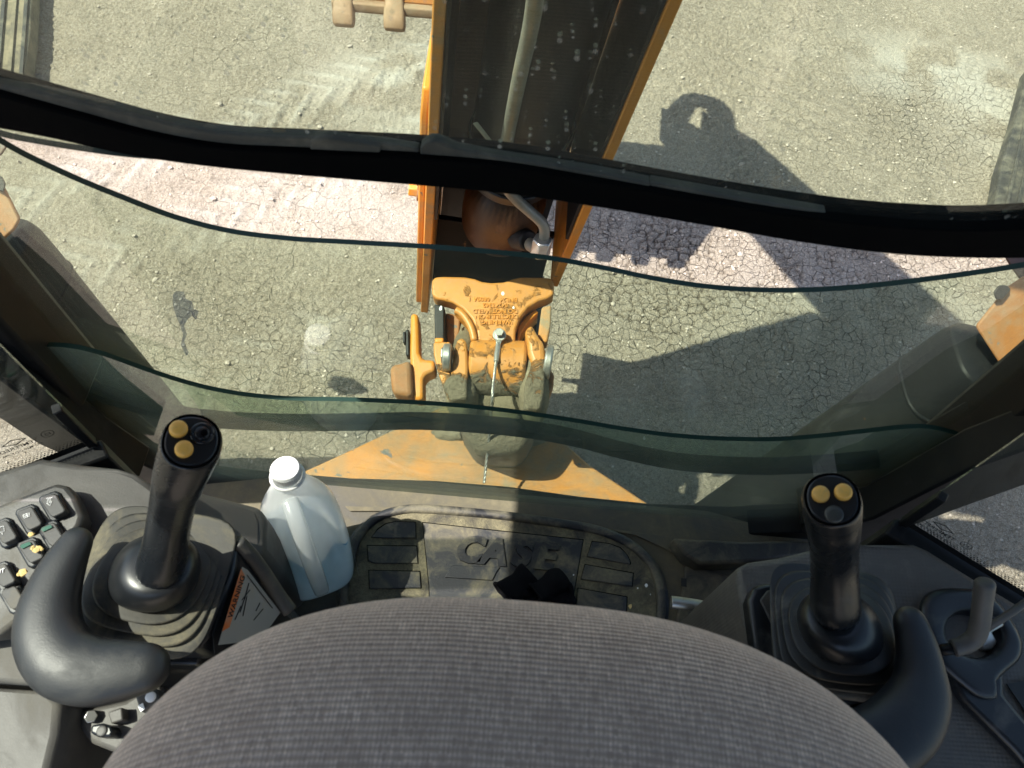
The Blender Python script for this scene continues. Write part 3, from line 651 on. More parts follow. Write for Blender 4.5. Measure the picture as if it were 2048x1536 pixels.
# ---- boom lock cable: hex bolt, ferrule and wire rope
lc = thing('lock_cable', tp(998, 680), 'grey steel boom lock cable bolted to the orange casting', 'cable')
def lp(px, py, h): return tp(px, py, -h)
obj('washer', *cyl(lp(999, 677, .018), lp(999, 677, .026), .0155, 24), M_STEEL, lc, bevel=.001)
obj('bolt', *cyl(lp(999, 675, .026), lp(999, 675, .038), .0105, 6), M_STEEL, lc, bevel=.001)
obj('bolt_shank', *cyl(lp(999, 677, -.01), lp(999, 677, .02), .007, 12), M_STEEL, lc)
obj('eye_plate', *prism([lp(991, 680, .016), lp(1007, 680, .016), lp(1001, 697, .02), lp(993, 697, .02)], TN*.006), M_STEEL, lc, bevel=.001)
obj('ferrule', *tube([lp(997, 692, .02), lp(996, 706, .024), lp(994, 720, .03), lp(993, 733, .035)], [.006, .0068, .0068, .006], 14), M_STEEL, lc, bevel=.001)
wire = crom([lp(993, 732, .035), lp(989, 770, .045), lp(985, 812, .05), atZ(979, 862, -.20), atZ(974, 910, -.26), atZ(968, 966, -.30)], 22)
rr = []
for s3 in range(3):
    P = []
    for i, q in enumerate(wire):
        t = (wire[min(i+1, len(wire)-1)]-wire[max(i-1, 0)]).normalized(); e1, e2 = frame(t, X0); a = i*.55 + s3*2.0944
        P.append(q + e1*.0018*math.cos(a) + e2*.0018*math.sin(a))
    obj('wire_strand', *tube(P, .0019, 6), M_STEEL, lc, smooth=True)

# ---- stabilizers
def stabilizer(side):
    L = side < 0
    T0, F0 = (Vector((-1.026, .95, 1.275)), Vector((-.971, .95, .12))) if L else (Vector((.896, .90, 1.277)), Vector((.600, .862, .16)))
    R = .088
    up = (T0-F0).normalized(); out = (X0*side - up*up.dot(X0*side)).normalized(); bk = up.cross(out)
    T, F = T0 + out*R, F0 + out*R
    s = thing('stabilizer', (F.x, F.y, 0), ('dusty black stabilizer leg with orange bracket, at the window edge above the switch panel' if L else
              'dusty black stabilizer leg with scuffed orange bracket, above the joystick with the grey button'), 'stabilizer', 'stabilizer legs beside the boom')
    ln = (T-F).length
    rr = [ring(F+up*(ln*k), out*R*q, bk*R*q, 28, 3.4) for k, q in ((0, 1), (.5, 1), (.90, 1), (.965, .985), (.99, .92), (1.0, .7))]
    obj('leg_tube', *loft(rr), M_STABBLACK, s, bevel=.004)
    obj('weld_band', *loft([ring(F+up*(ln-.16+k), out*(R+q), bk*(R+q), 28, 3.4) for k, q in ((0, .0005), (.003, .003), (.007, .003), (.010, .0005))], True, True), M_STABBLACK, s, smooth=True)
    ax = (out, bk, up)
    obj('wear_strip', *box(F+up*(ln*.46)+out*(R+.006)-Vector((0, .075, 0)), (.010, .010, ln*.86), ax), M_ORANGE_DULL, s)
    for k, (dx, w, mt) in enumerate(((.040, .055, M_RAIL), (.105, .06, M_RAIL)) if L else ((.030, .035, M_RAIL),)):
        obj('guide_rail', *box(F+up*(ln*.42-.04*k)+out*(R+dx)-Vector((0, .03, 0)), (w, .14, ln*.84), ax), mt, s, bevel=.006)
    # bracket block over the tube head
    def block(name, q, d, th, mt, bev=.006, par=None):
        P = [atD(a, b, d) for a, b in q]; Q = [CAMP + (p-CAMP)*(1+th/d) for p in P]; n = len(P)
        return obj(name, P+Q, [tuple(range(n)), tuple(range(n, 2*n))]+[(i, (i+1) % n, n+(i+1) % n, n+i) for i in range(n)], mt, par or s, bevel=bev)
    if L:
        q = [(-60, 348), (6, 366), (42, 438), (30, 460), (-6, 492), (-60, 500)]; d = 1.42
        block('bracket_bolt', [(-12, 352), (4, 352), (12, 368), (8, 384), (-12, 380)], 1.40, .03, M_BLACKSTEEL, .003)
        block('flange', [(-60, 272), (8, 285), (16, 292), (2, 312), (-60, 320)], 1.80, .06, M_RUSTBROWN)
    else:
        q = [(1950, 652), (2012, 575), (2110, 510), (2130, 800), (2046, 768), (1998, 726)]; d = 1.48
        block('bracket_bolt', [(1986, 585), (1996, 571), (2012, 570), (2022, 578), (2006, 598), (1992, 600)], 1.46, .03, M_BLACKSTEEL, .003)
        block('flange', [(2008, 512), (2110, 495), (2110, 580), (2040, 560), (2022, 536)], 1.80, .06, M_RUSTBROWN)
    block('bracket', q, d, .08, M_ORANGE_DULL)
    if L: o_ = [(-70, -60), (66, -60), (60, 60), (46, 172), (-80, 175)]
    else: o_ = [(2058, 130), (2034, 230), (2003, 330), (1983, 446), (2120, 470), (2140, 130)]
    flat = lambda name, q, z, th, mt, bev, par: obj(name, *prism([atZ(a, b, z-FZ) for a, b in q], (0, 0, -th)), mt, par, bevel=bev)
    pad = flat('street_pad', o_, .10, .085, M_PADTAN if L else M_PAD, .008, s)
    for k in range(5):
        if L: a, b = [(52-22*k, -60), (36-24*k, 168)]; w = 8
        else: a, b = [(2074+22*k, 130), (2004+22*k, 444)]; w = 7
        flat('lamination', [(a[0], a[1]), (a[0]+w, a[1]), (b[0]+w, b[1]), (b[0], b[1])], .112, .0118, M_PADTAN if (L and k % 2) else M_PAD, .002, pad)
    return s
stabilizer(-1); stabilizer(1)
# ================================================================ the cab
def poly3(pts): return [atZ(a, b, h) for a, b, h in pts]
YL, YM, YU = .530, .556, .500                        # planes of the three panes
cf = obj('cab_floor', *prism([(-.62, -.6, FZ), (.62, -.6, FZ), (.62, .50, FZ), (.40, .545, FZ), (-.40, .545, FZ), (-.62, .50, FZ)], (0, 0, -.04)), M_FLOOR)
tag(cf, 'dusty tan steel cab floor under the rubber mat', None, None, 'structure')
cab = thing('cab_frame', (0, 0, FZ), 'black painted steel frame of the cab around the panes', 'cab')
# roof, corner posts, side beams (overhead and behind the photographer)
obj('roof', *prism([(-.68, -.9, FZ+1.66), (.68, -.9, FZ+1.66), (.68, .54, FZ+1.66), (.5, .60, FZ+1.66), (-.5, .60, FZ+1.66), (-.68, .54, FZ+1.66)], (0, 0, .10)), M_HEADLINER, cab, bevel=.02)
for sx in (-1, 1):
    obj('side_beam', *bb((sx*.70-.04, -.86, FZ+1.27), (sx*.70+.04, .56, FZ+1.655)), M_FRAME, cab, bevel=.01)
    obj('rear_post', *bb((sx*.74-.035, -.90, FZ-.2), (sx*.74+.035, -.80, FZ+1.655)), M_FRAME, cab, bevel=.01)
    obj('corner_post', *bb((sx*.70-.035, .50, FZ+.30), (sx*.70+.035, .60, FZ+1.655)), M_FRAME, cab, bevel=.01)
    w = [(.545,.400),(.72,.292),(.745,.26),(.745,-.80),(.705,-.80),(.705,.25),(.69,.275),(.525,.375)]
    obj('side_panel', *prism([(sx*a, b, FZ-.25) for a, b in w], (0, 0, (.405 if sx > 0 else .435)+.25)), M_FRAME, cab, bevel=.004)
obj('cross_beam', *bb((-.62, .48, FZ+1.42), (.62, .60, FZ+1.655)), M_FRAME, cab, bevel=.01)
# slanted lower frame bars of the window
def bar(name, top, bot, Y, dep, mat, off=0.0, bev=.004):
    P = [atY(a, b, Y) for a, b in top + bot[::-1]]
    return obj(name, *prism(P, (0, dep, 0)), mat, cab, bevel=bev)
bar('frame_bar', [(-90, 640), (0, 705), (89, 780), (200, 866), (292, 932), (420, 992)], [(-90, 700), (0, 760), (80, 822), (190, 905), (280, 962), (405, 1018)], .505, .075, M_FRAME)
bar('frame_flange', [(-90, 698), (0, 757), (80, 818), (190, 900), (280, 957)], [(-110, 790), (0, 838), (75, 888), (135, 915), (240, 950)], .46, .060, M_FRAME)
bar('frame_bar', [(1600, 1052), (1740, 1000), (1960, 890), (2048, 850), (2140, 790)], [(1610, 1078), (1745, 1044), (1950, 938), (2048, 905), (2140, 862)], .505, .075, M_FRAME)
bar('frame_flange', [(1690, 1052), (1745, 1038), (1950, 934), (2048, 900), (2140, 855)], [(1700, 1095), (1800, 1062), (1935, 1012), (2048, 972), (2140, 935)], .46, .060, M_FRAME)
# sill under the glass
obj('sill', *prism([atY(a, b, .505) for a, b in [(405, 985), (540, 1000), (690, 1012), (860, 1018), (1010, 1030), (1160, 1050), (1300, 1064), (1460, 1070), (1620, 1064), (1620, 1100), (1300, 1100), (1000, 1065), (690, 1042), (540, 1035), (405, 1020)]], (0, .06, 0)), M_FRAME, cab, bevel=.003)
# side glass
def sideglass(sx):
    zb = FZ + (.41 if sx > 0 else .44)
    A_ = Vector((sx*.545, .392, zb)); B_ = Vector((sx*.725, .280, zb)); D_ = Vector((sx*.725, -.79, zb))
    g = thing('side_window', A_, ('low corner window pane with a printed safety mark beside the switch panel' if sx < 0 else 'low corner window pane with a printed safety mark above the cup holder'), 'window', 'corner windows')
    hgt = Vector((0, 0, 1.27+FZ-zb))
    n = (B_-A_).cross(hgt).normalized(); n = n if n.x*sx < 0 else -n           # n points into the cab
    obj('pane', *prism([A_, B_, B_-n*.005, A_-n*.005], hgt), M_GLASSSIDE, g)
    obj('pane', *prism([B_+Vector((0,-.004,0)), D_, D_+Vector((sx*.005, 0, 0)), B_+Vector((sx*.005, -.004, 0))], hgt), M_GLASSSIDE, g)
    ex = (B_-A_).normalized(); L = (B_-A_).length
    mb = MB(); o0 = A_ + n*.0006
    for r in range(4):
        for k in range(int(L/.0046)):
            c = o0 + ex*(k*.0046+(r % 2)*.0023+.002) + Vector((0, 0, .012+r*.0040)); q = .0018-.00028*r
            mb.add(([c + ex*q*math.cos(t) + Vector((0, 0, q*math.sin(t))) for t in np.linspace(0, 2*math.pi, 7)[:-1]], [(0, 1, 2, 3, 4, 5)]))
    o = mb.obj('frit_dots', M_INK, g); o['kind'] = 'stuff'
    u = Vector((0, 0, .0125)); obj('frit_border', [o0, o0+ex*L, o0+ex*L+u, o0+u], [(0, 1, 2, 3)], M_INK, g)
    # black post seal at the window corner
    obj('corner_seal', *prism([A_+n*.006, A_+ex*.012+n*.006, A_+ex*.012-n*.008, A_-n*.008], Vector((0, 0, .10))), M_FRAME, g, bevel=.002)
    c = atP(40 if sx < 0 else 1874, 895 if sx < 0 else 1062, o0, n)
    # printed to be read from outside, so it runs mirrored seen from in here
    out = n.cross(Vector((0, 0, 1)))
    rx = -out
    ey = Vector((0, 0, 1))
    def flat(nm, body, dx, dz, sz):
        cu_v, f = textmesh(body, (0, 0, 0), (1, 0, 0), (0, 1, 0), sz, 0, bold=.01, sink=0)
        obj(nm, [c + rx*(q.x+dx) + ey*(q.y+dz) + n*.0004 for q in cu_v], f, M_INK, g)
    rx = (out if sx > 0 else out)
    flat('safety_mark', 'TEMPERED', 0, 0, .0095); flat('safety_mark', 'AS2 M20 DOT 398', 0, -.009, .0060); flat('safety_mark', '4', 0, -.016, .006); flat('safety_mark', 'E2', -.036, .004, .0075)
    for body in (0,):
        d = [(0, .022), (.015, .015), (0, .008), (-.015, .015)]; P = [c+rx*a+ey*b+n*.0004 for a, b in d]; Q = [c+rx*a*.75+ey*(.015+(b-.015)*.7)+n*.0004 for a, b in d]
        obj('safety_mark', P+Q, [(i, (i+1) % 4, 4+(i+1) % 4, 4+i) for i in range(4)], M_INK, g)
        tt = np.linspace(0, 6.2832, 21)[:-1]; m0 = c - rx*.036 + ey*.007 + n*.0004
        P = [m0+rx*.0075*math.cos(t)+ey*.0075*math.sin(t) for t in tt]; Q = [m0+rx*.0065*math.cos(t)+ey*.0065*math.sin(t) for t in tt]
        obj('safety_mark', P+Q, [(i, (i+1) % 20, 20+(i+1) % 20, 20+i) for i in range(20)], M_INK, g)
    return g
sideglass(-1); sideglass(1)
# ---- the three panes of the big window
XS = list(range(-240, 2300, 20))
def pane(name, label, ftop, fbot, Y, mat, th=.0075, group=None):
    t = thing(name, (0, Y, FZ+.4), label, 'window pane', group)
    v = []; n = len(XS); T = ftop(XS); B = fbot(XS)
    B = np.maximum(B, T+1)
    rows = 5
    for dy in (0, th):
        for r in range(rows):
            for x, a, b in zip(XS, T, B): v.append(atY(x, a+(b-a)*r/(rows-1), Y) + Vector((0, dy, 0)))
    f = []; fm = []
    K = n*rows
    for s_ in (0, 1):
        for r in range(rows-1):
            for i in range(n-1):
                q = s_*K + r*n + i; f.append((q, q+1, q+n+1, q+n)); fm.append(0)
    for i in range(n-1): f.append((i, i+1, K+i+1, K+i)); fm.append(1)
    o_ = (rows-1)*n
    for i in range(n-1): f.append((o_+i, o_+i+1, K+o_+i+1, K+o_+i)); fm.append(1)
    obj('glass', v, f, mat, t, smooth=False, mats=[mat, M_GEDGE], fmat=fm)
    return t
def strip(name, mat, parent, ftop, fbot, Y, dep, x0=-240, x1=2290, step=20, bev=.0015):
    xs = np.arange(x0, x1+1, step); A = [atY(x, y, Y) for x, y in zip(xs, ftop(xs))]; B = [atY(x, y, Y) for x, y in zip(xs, fbot(xs))]
    rr = [[a, a+Vector((0, dep, 0)), b+Vector((0, dep, 0)), b] for a, b in zip(A, B)]
    return obj(name, *loft(rr), mat, parent, bevel=bev)
f_top2 = spline([(-240,110),(-100,215),(0,287),(120,348),(250,402),(340,436),(450,465),(570,481),(700,489),(870,499),(1000,510),(1100,521),(1200,539),(1300,560),(1400,576),(1500,584),(1600,585),(1700,580),(1800,570),(1880,560),(1960,549),(2048,535),(2290,485)])
f_top1 = spline([(-240,690),(-100,702),(10,700),(70,694),(140,696),(200,710),(270,735),(340,759),(400,776),(470,790),(550,799),(700,803),(850,810),(950,818),(1050,830),(1150,845),(1250,862),(1350,875),(1470,882),(1560,882),(1650,875),(1750,864),(1810,858),(1860,858),(1910,870),(1970,892),(2100,950),(2290,1010)])
f_bot2 = spline([(-240,560),(0,680),(60,735),(110,768),(170,795),(250,820),(330,842),(430,856),(550,862),(700,862),(850,860),(950,866),(1050,876),(1150,894),(1250,920),(1350,940),(1450,948),(1550,950),(1640,946),(1750,938),(1850,925),(1960,900),(2290,800)])
f_low = spline([(-240,560),(-90,655),(0,715),(89,788),(200,872),(292,938),(420,990),(540,1004),(690,1014),(860,1021),(1010,1033),(1160,1053),(1300,1067),(1460,1072),(1620,1060),(1740,1008),(1960,898),(2048,856),(2290,740)])
f_band0 = spline([(-240,120),(-100,165),(0,193),(150,234),(300,274),(420,296),(600,307),(850,320),(1000,333),(1200,366),(1400,402),(1600,434),(1750,452),(1850,459),(1950,462),(2048,458),(2290,440)])
f_band1 = spline([(-240,205),(-100,240),(0,258),(100,277),(250,310),(400,332),(600,352),(850,373),(1000,387),(1200,416),(1400,450),(1600,485),(1800,510),(1950,517),(2048,517),(2290,500)])
f_lip0 = spline([(-240,110),(-100,150),(0,174),(100,193),(250,228),(400,263),(500,273),(600,277),(630,278)])
f_lipm = lambda xs: f_band0(xs)+4
f_gl_low = spline([(-240,185),(-100,235),(0,273),(80,289),(160,302),(250,314),(330,320),(420,324),(600,330),(1000,360),(1600,460),(2290,480)])
lo = pane('lower_window', 'green tinted fixed lower pane just beyond the floor mat, scratched at its foot', f_top1, f_low, YL, M_GLASSLOW)
mid = pane('middle_window', 'tinted sliding pane overlapping the lower pane, with a dark seal along its foot', f_top2, f_bot2, YM, M_GLASS)
upp = pane('upper_window', 'dusty water spotted upper pane above the thick black rubber band', spline([(-240,-700),(1000,-700),(2290,-700)]), f_gl_low, YU, M_GLASSUP)
strip('rubber_band', M_RUBBER, upp, f_band0, f_band1, YU-.012, .032)
strip('seal_lip', M_LIP, upp, f_lip0, f_lipm, YU-.004, .012, -240, 640)
strip('seal_lip', M_LIP, upp, spline([(600,290),(635,279),(700,285),(760,294)]), f_lipm, YU-.006, .012, 620, 760, 10)
strip('seal_lip', M_LIP, upp, spline([(750,292),(840,298),(845,293),(920,303),(1000,318),(1100,333),(1200,350),(1300,370)]), f_lipm, YU-.005, .012, 840, 1300, 10)
strip('seal_lip', M_LIP, upp, spline([(700,282),(760,288),(838,300)]), f_lipm, YU-.003, .010, 700, 838, 6)
strip('seal_lip', M_LIP, upp, spline([(1290,366),(1400,385),(1500,403),(1600,420),(1750,441),(1850,450),(1950,453),(2048,448),(2290,430)]), f_lipm, YU-.004, .012, 1300, 2290)
strip('seal', M_RUBBER, mid, spline([(a, b-13) for a, b in [(100,765),(170,795),(250,820),(330,842),(430,856),(550,862),(700,862),(850,860),(950,866),(1050,876),(1150,894),(1250,920),(1350,940),(1450,948),(1550,950),(1640,946),(1760,936)]]), f_bot2, YM-.006, .022, 160, 1760)
strip('foot_channel', M_FRAME, lo, spline([(400,972),(540,986),(690,997),(860,1003),(1010,1014),(1160,1034),(1300,1052)]), spline([(400,980),(540,994),(690,1005),(860,1011),(1010,1023),(1160,1043),(1300,1060)]), YL-.010, .006, 560, 1300)
# scraped film mark on the middle pane
sm = [(345,590),(352,582),(368,583),(372,598),(384,602),(388,618),(398,622),(392,640),(384,632),(374,640),(368,652),(374,668),(368,684),(378,706),(372,712),(362,690),(366,668),(360,650),(352,632),(346,612)]
obj('smear', [atY(a, b, YM-.0006) for a, b in sm], [tuple(range(len(sm)))], M_SMEAR, mid)

# ---- floor: back ledge, right hand step, pedal rod
led = thing('floor_ledge', atZ(1450, 1100, .05), 'dark dusty steel step on the floor, between the mat and the grey trim', 'step')
obj('tread', *prism(poly3([(1345,1075,.05),(1480,1082,.05),(1640,1080,.05),(1640,1108,.05),(1480,1125,.05),(1400,1128,.05),(1372,1112,.05)]), (0, 0, -.05)), M_FLOORDK, led, bevel=.006)
obj('plate', *prism(poly3([(1372,1128,.008),(1400,1134,.008),(1452,1150,.008),(1485,1160,.008),(1510,1330,.008),(1330,1330,.008),(1365,1180,.008)]), (0, 0, -.02)), M_FLOORDK, led, bevel=.004)
for a, b in ((1367,1165),): obj('hole_shade_patch', *prism(poly3([(a-5,b-9,.009),(a+6,b-8,.009),(a+6,b+9,.009),(a-5,b+7,.009)]), (0, 0, .001)), M_INK, led)  # flat black patch painted for the dark inside a hole
fl = thing('floor_trim', atZ(900, 1015, .01), 'tan dusty steel strip between the glass foot and the mat', 'floor strip')
obj('strip', *prism(poly3([(690,1012,.006),(860,1016,.006),(1010,1028,.006),(1160,1048,.006),(1300,1068,.006),(1340,1074,.006),(1360,1110,.006),(1270,1070,.006),(1150,1050,.006),(1000,1032,.006),(850,1022,.006),(700,1022,.006)]), (0, 0, -.004)), M_FLOOR, fl, bevel=.001)

# ---- floor mat
mat = thing('floor_mat', atZ(1000, 1120, 0), 'black rubber floor mat with raised lettering and a rounded rim, dusted tan', 'floor mat')
oc = [(690,1215),(700,1130),(716,1075),(752,1038),(800,1021),(860,1019),(1000,1031),(1120,1047),(1200,1062),(1262,1090),(1302,1130),(1320,1180),(1318,1250),(1290,1330),(760,1330)]
cl = [(p.x, p.y) for p in crom([Vector((a, b, 0)) for a, b in oc], 6, True)]
obj('base_sheet', *prism([atZ(a, b, .004) for a, b in cl], (0, 0, .006)), M_MATROUGH, mat)
obj('rim', *tube([atZ(a, b, .010) for a, b in cl] + [atZ(*cl[0], .010)], .0085, 12, hint=(0, 0, 1), flat=1.0, p=2.6), M_RIM, mat, smooth=True)
cen = Vector((sum(a for a, b in cl)/len(cl), sum(b for a, b in cl)/len(cl), 0))
sk = [[atZ(a, b, .010) for a, b in cl], [atZ(cen.x+(a-cen.x)*1.05, cen.y+(b-cen.y)*1.05, .001) for a, b in cl]]
obj('skirt', *loft(sk, False, False), M_RIM, mat, smooth=True)
def panel(pts, h=.0140, name='tread_panel', mt=None):
    mx = sum(p[0] for p in pts)/len(pts); my = sum(p[1] for p in pts)/len(pts)
    gr = [(a+math.copysign(1.3, a-mx), b+math.copysign(1.3, b-my)) for a, b in pts]
    obj('dark_outline', *prism([atZ(a, b, .0102) for a, b in gr], (0, 0, -.002)), M_RUBBER, mat)  # black underlay paints the shadow line round each panel
    return obj(name, *prism([atZ(a, b, h) for a, b in pts], (0, 0, -.006)), mt or M_MAT, mat, bevel=.0012)
def c3(x, y): return 480+x/3.938, 880+y/3.938
def c4(x, y): return 900+x/3.531, 920+y/3.531
panel([c3(*p) for p in [(1035,765),(1085,705),(1150,660),(1220,643),(1380,648),(1385,768),(1200,770)]])
panel([c3(*p) for p in [(1003,832),(1390,836),(1400,970),(1060,968),(1010,950)]])
panel([c3(*p) for p in [(1015,1027),(1415,1035),(1425,1165),(1020,1168)]])
panel([c3(*p) for p in [(1440,650),(1490,1150),(1500,1420),(1560,1420)] ] + [c4(*p) for p in [(850,1000),(870,960),(940,565)]], .0125)
panel([c4(*p) for p in [(1005,575),(1130,592),(1200,620),(1250,665),(1275,720),(1270,735),(970,680)]])
panel([c4(*p) for p in [(955,738),(1295,800),(1285,890),(925,840)]])
panel([c4(*p) for p in [(905,905),(1250,968),(1245,1080),(890,1040)]])
panel([c3(*p) for p in [(1670,985),(2048,1000)]] + [c4(*p) for p in [(330,790),(300,850)]] + [c3(*p) for p in [(1610,1080)]], .0160, 'stripe')
lx = (atZ(1105, 1139, .012)-atZ(955, 1124, .012)).normalized(); ly = Vector((0, 0, 1)).cross(lx)
for ch, px, py, px2 in (('C', 943, 1123, 0), ('A', 993, 1128, 0), ('S', 1048, 1131, 0), ('E', 1096, 1137, 0)):
    v, f = textmesh(ch, atZ(px-10, py, .0118), lx, ly, .066, .0060, shear=.22, bold=.055, wid=1.02)
    obj('letter', v, f, M_LETTER, mat, bevel=.001)
for x, y, r, m_ in ((1385,885,11,M_WHITE),(1325,905,5,M_WHITE),(873,812,5,M_WHITE),(1415,950,4,M_WHITE),(1272,1032,14,M_STRAW)):
    a, b = c4(x, y); P = [(a+r/3.5*math.cos(t)*rs.uniform(.6, 1.2), b+r/3.5*math.sin(t)*rs.uniform(.7, 1.5)) for t in np.linspace(0, 6.28, 9)[:-1]]
    obj('paint_fleck', *prism([atZ(p, q, .0255 if x == 1385 else .015) for p, q in P], (0, 0, .0008)), m_, mat)
# dark gloves dropped on the mat
def glove(label, blobs):
    t = thing('glove', atZ(blobs[0][0], blobs[0][1], .012), label, 'glove', 'gloves on the floor mat')
    return t
from mathutils import noise as mn
def fold(path, wid, hgt, name, parent, amp=.35, seed=0):
    P = crom(path, 6); rr = []
    for i, q in enumerate(P):
        t = (P[min(i+1, len(P)-1)]-P[max(i-1, 0)]).normalized(); e1, e2 = frame(t, Vector((0, 0, 1)))
        k = i/(len(P)-1); w = np.interp(k, np.linspace(0, 1, len(wid)), wid); h = np.interp(k, np.linspace(0, 1, len(hgt)), hgt)
        r = []
        for j in range(18):
            a = 2*math.pi*j/18; p = q + e1*h*math.cos(a) + e2*w*math.sin(a); d = (p-q)
            r.append(q + d*(1+amp*mn.fractal(p*42+Vector((seed, 0, 0)), 1, 2, 3)))
        rr.append(r)
    return obj(name, *loft(rr), M_KNIT, parent, smooth=True, sub=1)
def cuff(c, ax, w, h, ln, parent, seed):
    """open knitted tube lying squashed on the mat"""
    ax = Vector(ax).normalized(); e2 = Vector((0, 0, 1)).cross(ax).normalized(); rr = []
    for k in range(9):
        t = k/8; q = Vector(c) + ax*(ln*(t-.5)); sc = 1 + .10*math.sin(t*7+seed) - .18*t; r = []
        for j in range(26):
            a = 2*math.pi*j/26; p = q + e2*(w*sc*math.cos(a)) + Vector((0, 0, 1))*(h*sc*(math.sin(a)+.35*math.sin(2*a+seed)*.4))
            r.append(p + (p-q)*(.16*mn.fractal(p*55+Vector((seed, 0, 0)), 1, 2, 3)))
        rr.append(r)
    o = obj('cuff', *loft(rr, False, False), M_KNIT, parent, smooth=True); m_ = o.modifiers.new('solid', 'SOLIDIFY'); m_.thickness = .0035; m_.offset = -1
    s_ = o.modifiers.new('sub', 'SUBSURF'); s_.levels = s_.render_levels = 1
    hem = [q + ax*-.001 for q in rr[0]]; obj('hem', *tube(hem+[hem[0]], .0026, 6), M_KNIT, parent, smooth=True)
g1 = thing('glove', atZ(1035, 1165, .012), 'black knit glove crumpled under the raised letters, its open cuff towards the jug', 'glove', 'gloves on the floor mat')
d1 = atZ(1065, 1140, 0)-atZ(1015, 1185, 0)
cuff(atZ(1036, 1168, .030), d1, .026, .016, .060, g1, 1.0)
fold([atZ(1014, 1176, .020), atZ(1036, 1186, .024), atZ(1052, 1202, .020), atZ(1062, 1226, .016)], [.008, .021, .025, .020], [.006, .011, .012, .008], 'palm', g1, .45, 4)
fold([atZ(1030, 1196, .022), atZ(1048, 1190, .030), atZ(1062, 1196, .022)], [.005, .008, .006], [.005, .008, .006], 'finger', g1, .3, 6)
g2 = thing('glove', atZ(1110, 1165, .012), 'black knit glove crumpled beside the tread panels, its cuff folded over', 'glove', 'gloves on the floor mat')
d2 = atZ(1130, 1152, 0)-atZ(1075, 1190, 0)
cuff(atZ(1102, 1170, .030), d2, .024, .017, .062, g2, 3.1)
fold([atZ(1086, 1190, .022), atZ(1110, 1194, .024), atZ(1130, 1196, .020), atZ(1150, 1208, .014)], [.010, .018, .017, .008], [.008, .012, .010, .006], 'palm', g2, .45, 11)
fold([atZ(1078, 1206, .024), atZ(1098, 1196, .032), atZ(1114, 1202, .024)], [.006, .010, .006], [.006, .010, .006], 'finger', g2, .25, 15)
fold([atZ(1120, 1164, .024), atZ(1137, 1172, .028), atZ(1142, 1190, .018)], [.006, .008, .006], [.006, .009, .006], 'finger', g2, .25, 19)
# bent steel pedal rod
pr = thing('pedal_rod', atZ(1400, 1215, .02), 'bent bare steel rod rising beside the mat rim', 'rod')
obj('rod', *tube(crom([atZ(1342, 1204, .10), atZ(1380, 1209, .10), atZ(1412, 1216, .095), atZ(1432, 1230, .07), atZ(1440, 1252, .02), atZ(1442, 1275, .0)], 6), .0105, 14), M_STEEL, pr, bevel=.001)

# ---- water jug
JC = Vector((-.324, .368, FZ+.008))
jug = thing('water_jug', JC, 'milky plastic gallon jug half full of water with white screw cap', 'jug')
jt = Vector((-.02, .035, 0))
def jring(z, hw, p, dx=0.0, dy=0.0, n=40, hd=None):
    z *= 1.06; hw *= .86; dx -= .004*0
    return ring(JC + Vector((dx, dy, z)), Vector((hw, .06*hw, 0)), Vector((-.06*(hd or hw), (hd or hw), 0)), n, p)
jr = [(0, .060, 4, 0, 0), (.004, .068, 3.4, 0, 0), (.014, .074, 3.4, 0, 0), (.06, .076, 3.4, 0, 0), (.10, .0775, 3.4, 0, 0), (.14, .077, 3.3, 0, .001), (.170, .073, 3.6, -.001, .004), (.195, .065, 3.0, -.001, .008),
      (.215, .053, 2.6, -.001, .015), (.232, .040, 2.3, -.002, .023), (.246, .029, 2.1, -.002, .029), (.252, .0245, 2, -.002, .032), (.258, .0220, 2, -.002, .032), (.272, .0220, 2, -.002, .032)]
def jbody(z, hw, p, dx, dy, n, sh=0.0):
    R_ = jring(z, hw-sh, p, dx, dy, n)
    if .05 < z < .228:                                   # hand holds pressed in either side of the grip
        k = math.sin((z-.05)/.178*math.pi)**.6
        for q in R_:
            l = q - JC - Vector((dx, dy, 0))
            if l.y < 0:
                side = l.x/max(hw, .01) - .02
                q.y += math.exp(-((abs(side)-.50)/.22)**2)*k*.030
    return R_
obj('body', *loft([jbody(*q, 56) for q in jr], True, False), M_JUG, jug, sub=1)
wl = [q for q in jr if .003 < q[0] < .12] + [(.132, .0772, 4.3, 0, 0)]
obj('water', *loft([jbody(*q, 56, .0035) for q in wl]), M_WATER, jug, smooth=True)
capc = JC + Vector((-.002, .032, .282))
cr = [(.0, .0212), (.002, .0222), (.018, .0222), (.0205, .0208), (.0215, .018)]
e1, e2 = Vector((1, 0, 0)), Vector((0, 1, 0))
cap = obj('cap', *loft([ring(capc+Vector((0, 0, z)), e1*r, e2*r, 40) for z, r in cr]), M_WHITECAP, jug, smooth=False, bevel=.0006)
mb = MB()
for k in range(40):
    a = 2*math.pi*k/40; d = Vector((math.cos(a), math.sin(a), 0)); mb.add(box(capc+d*.0224+Vector((0, 0, .0095)), (.0012, .0014, .014), (d, Vector((0,0,1)).cross(d), Vector((0,0,1)))))
mb.obj('knurl', M_WHITECAP, cap)
tr_ = [capc + Vector((.0250*math.cos(a), .0250*math.sin(a), -.004)) for a in np.linspace(0, 6.283, 33)]
obj('tamper_ring', *tube(tr_, .0026, 8), M_WHITECAP, jug, smooth=True)
jug.rotation_euler = (math.radians(-6), math.radians(4), math.radians(24))
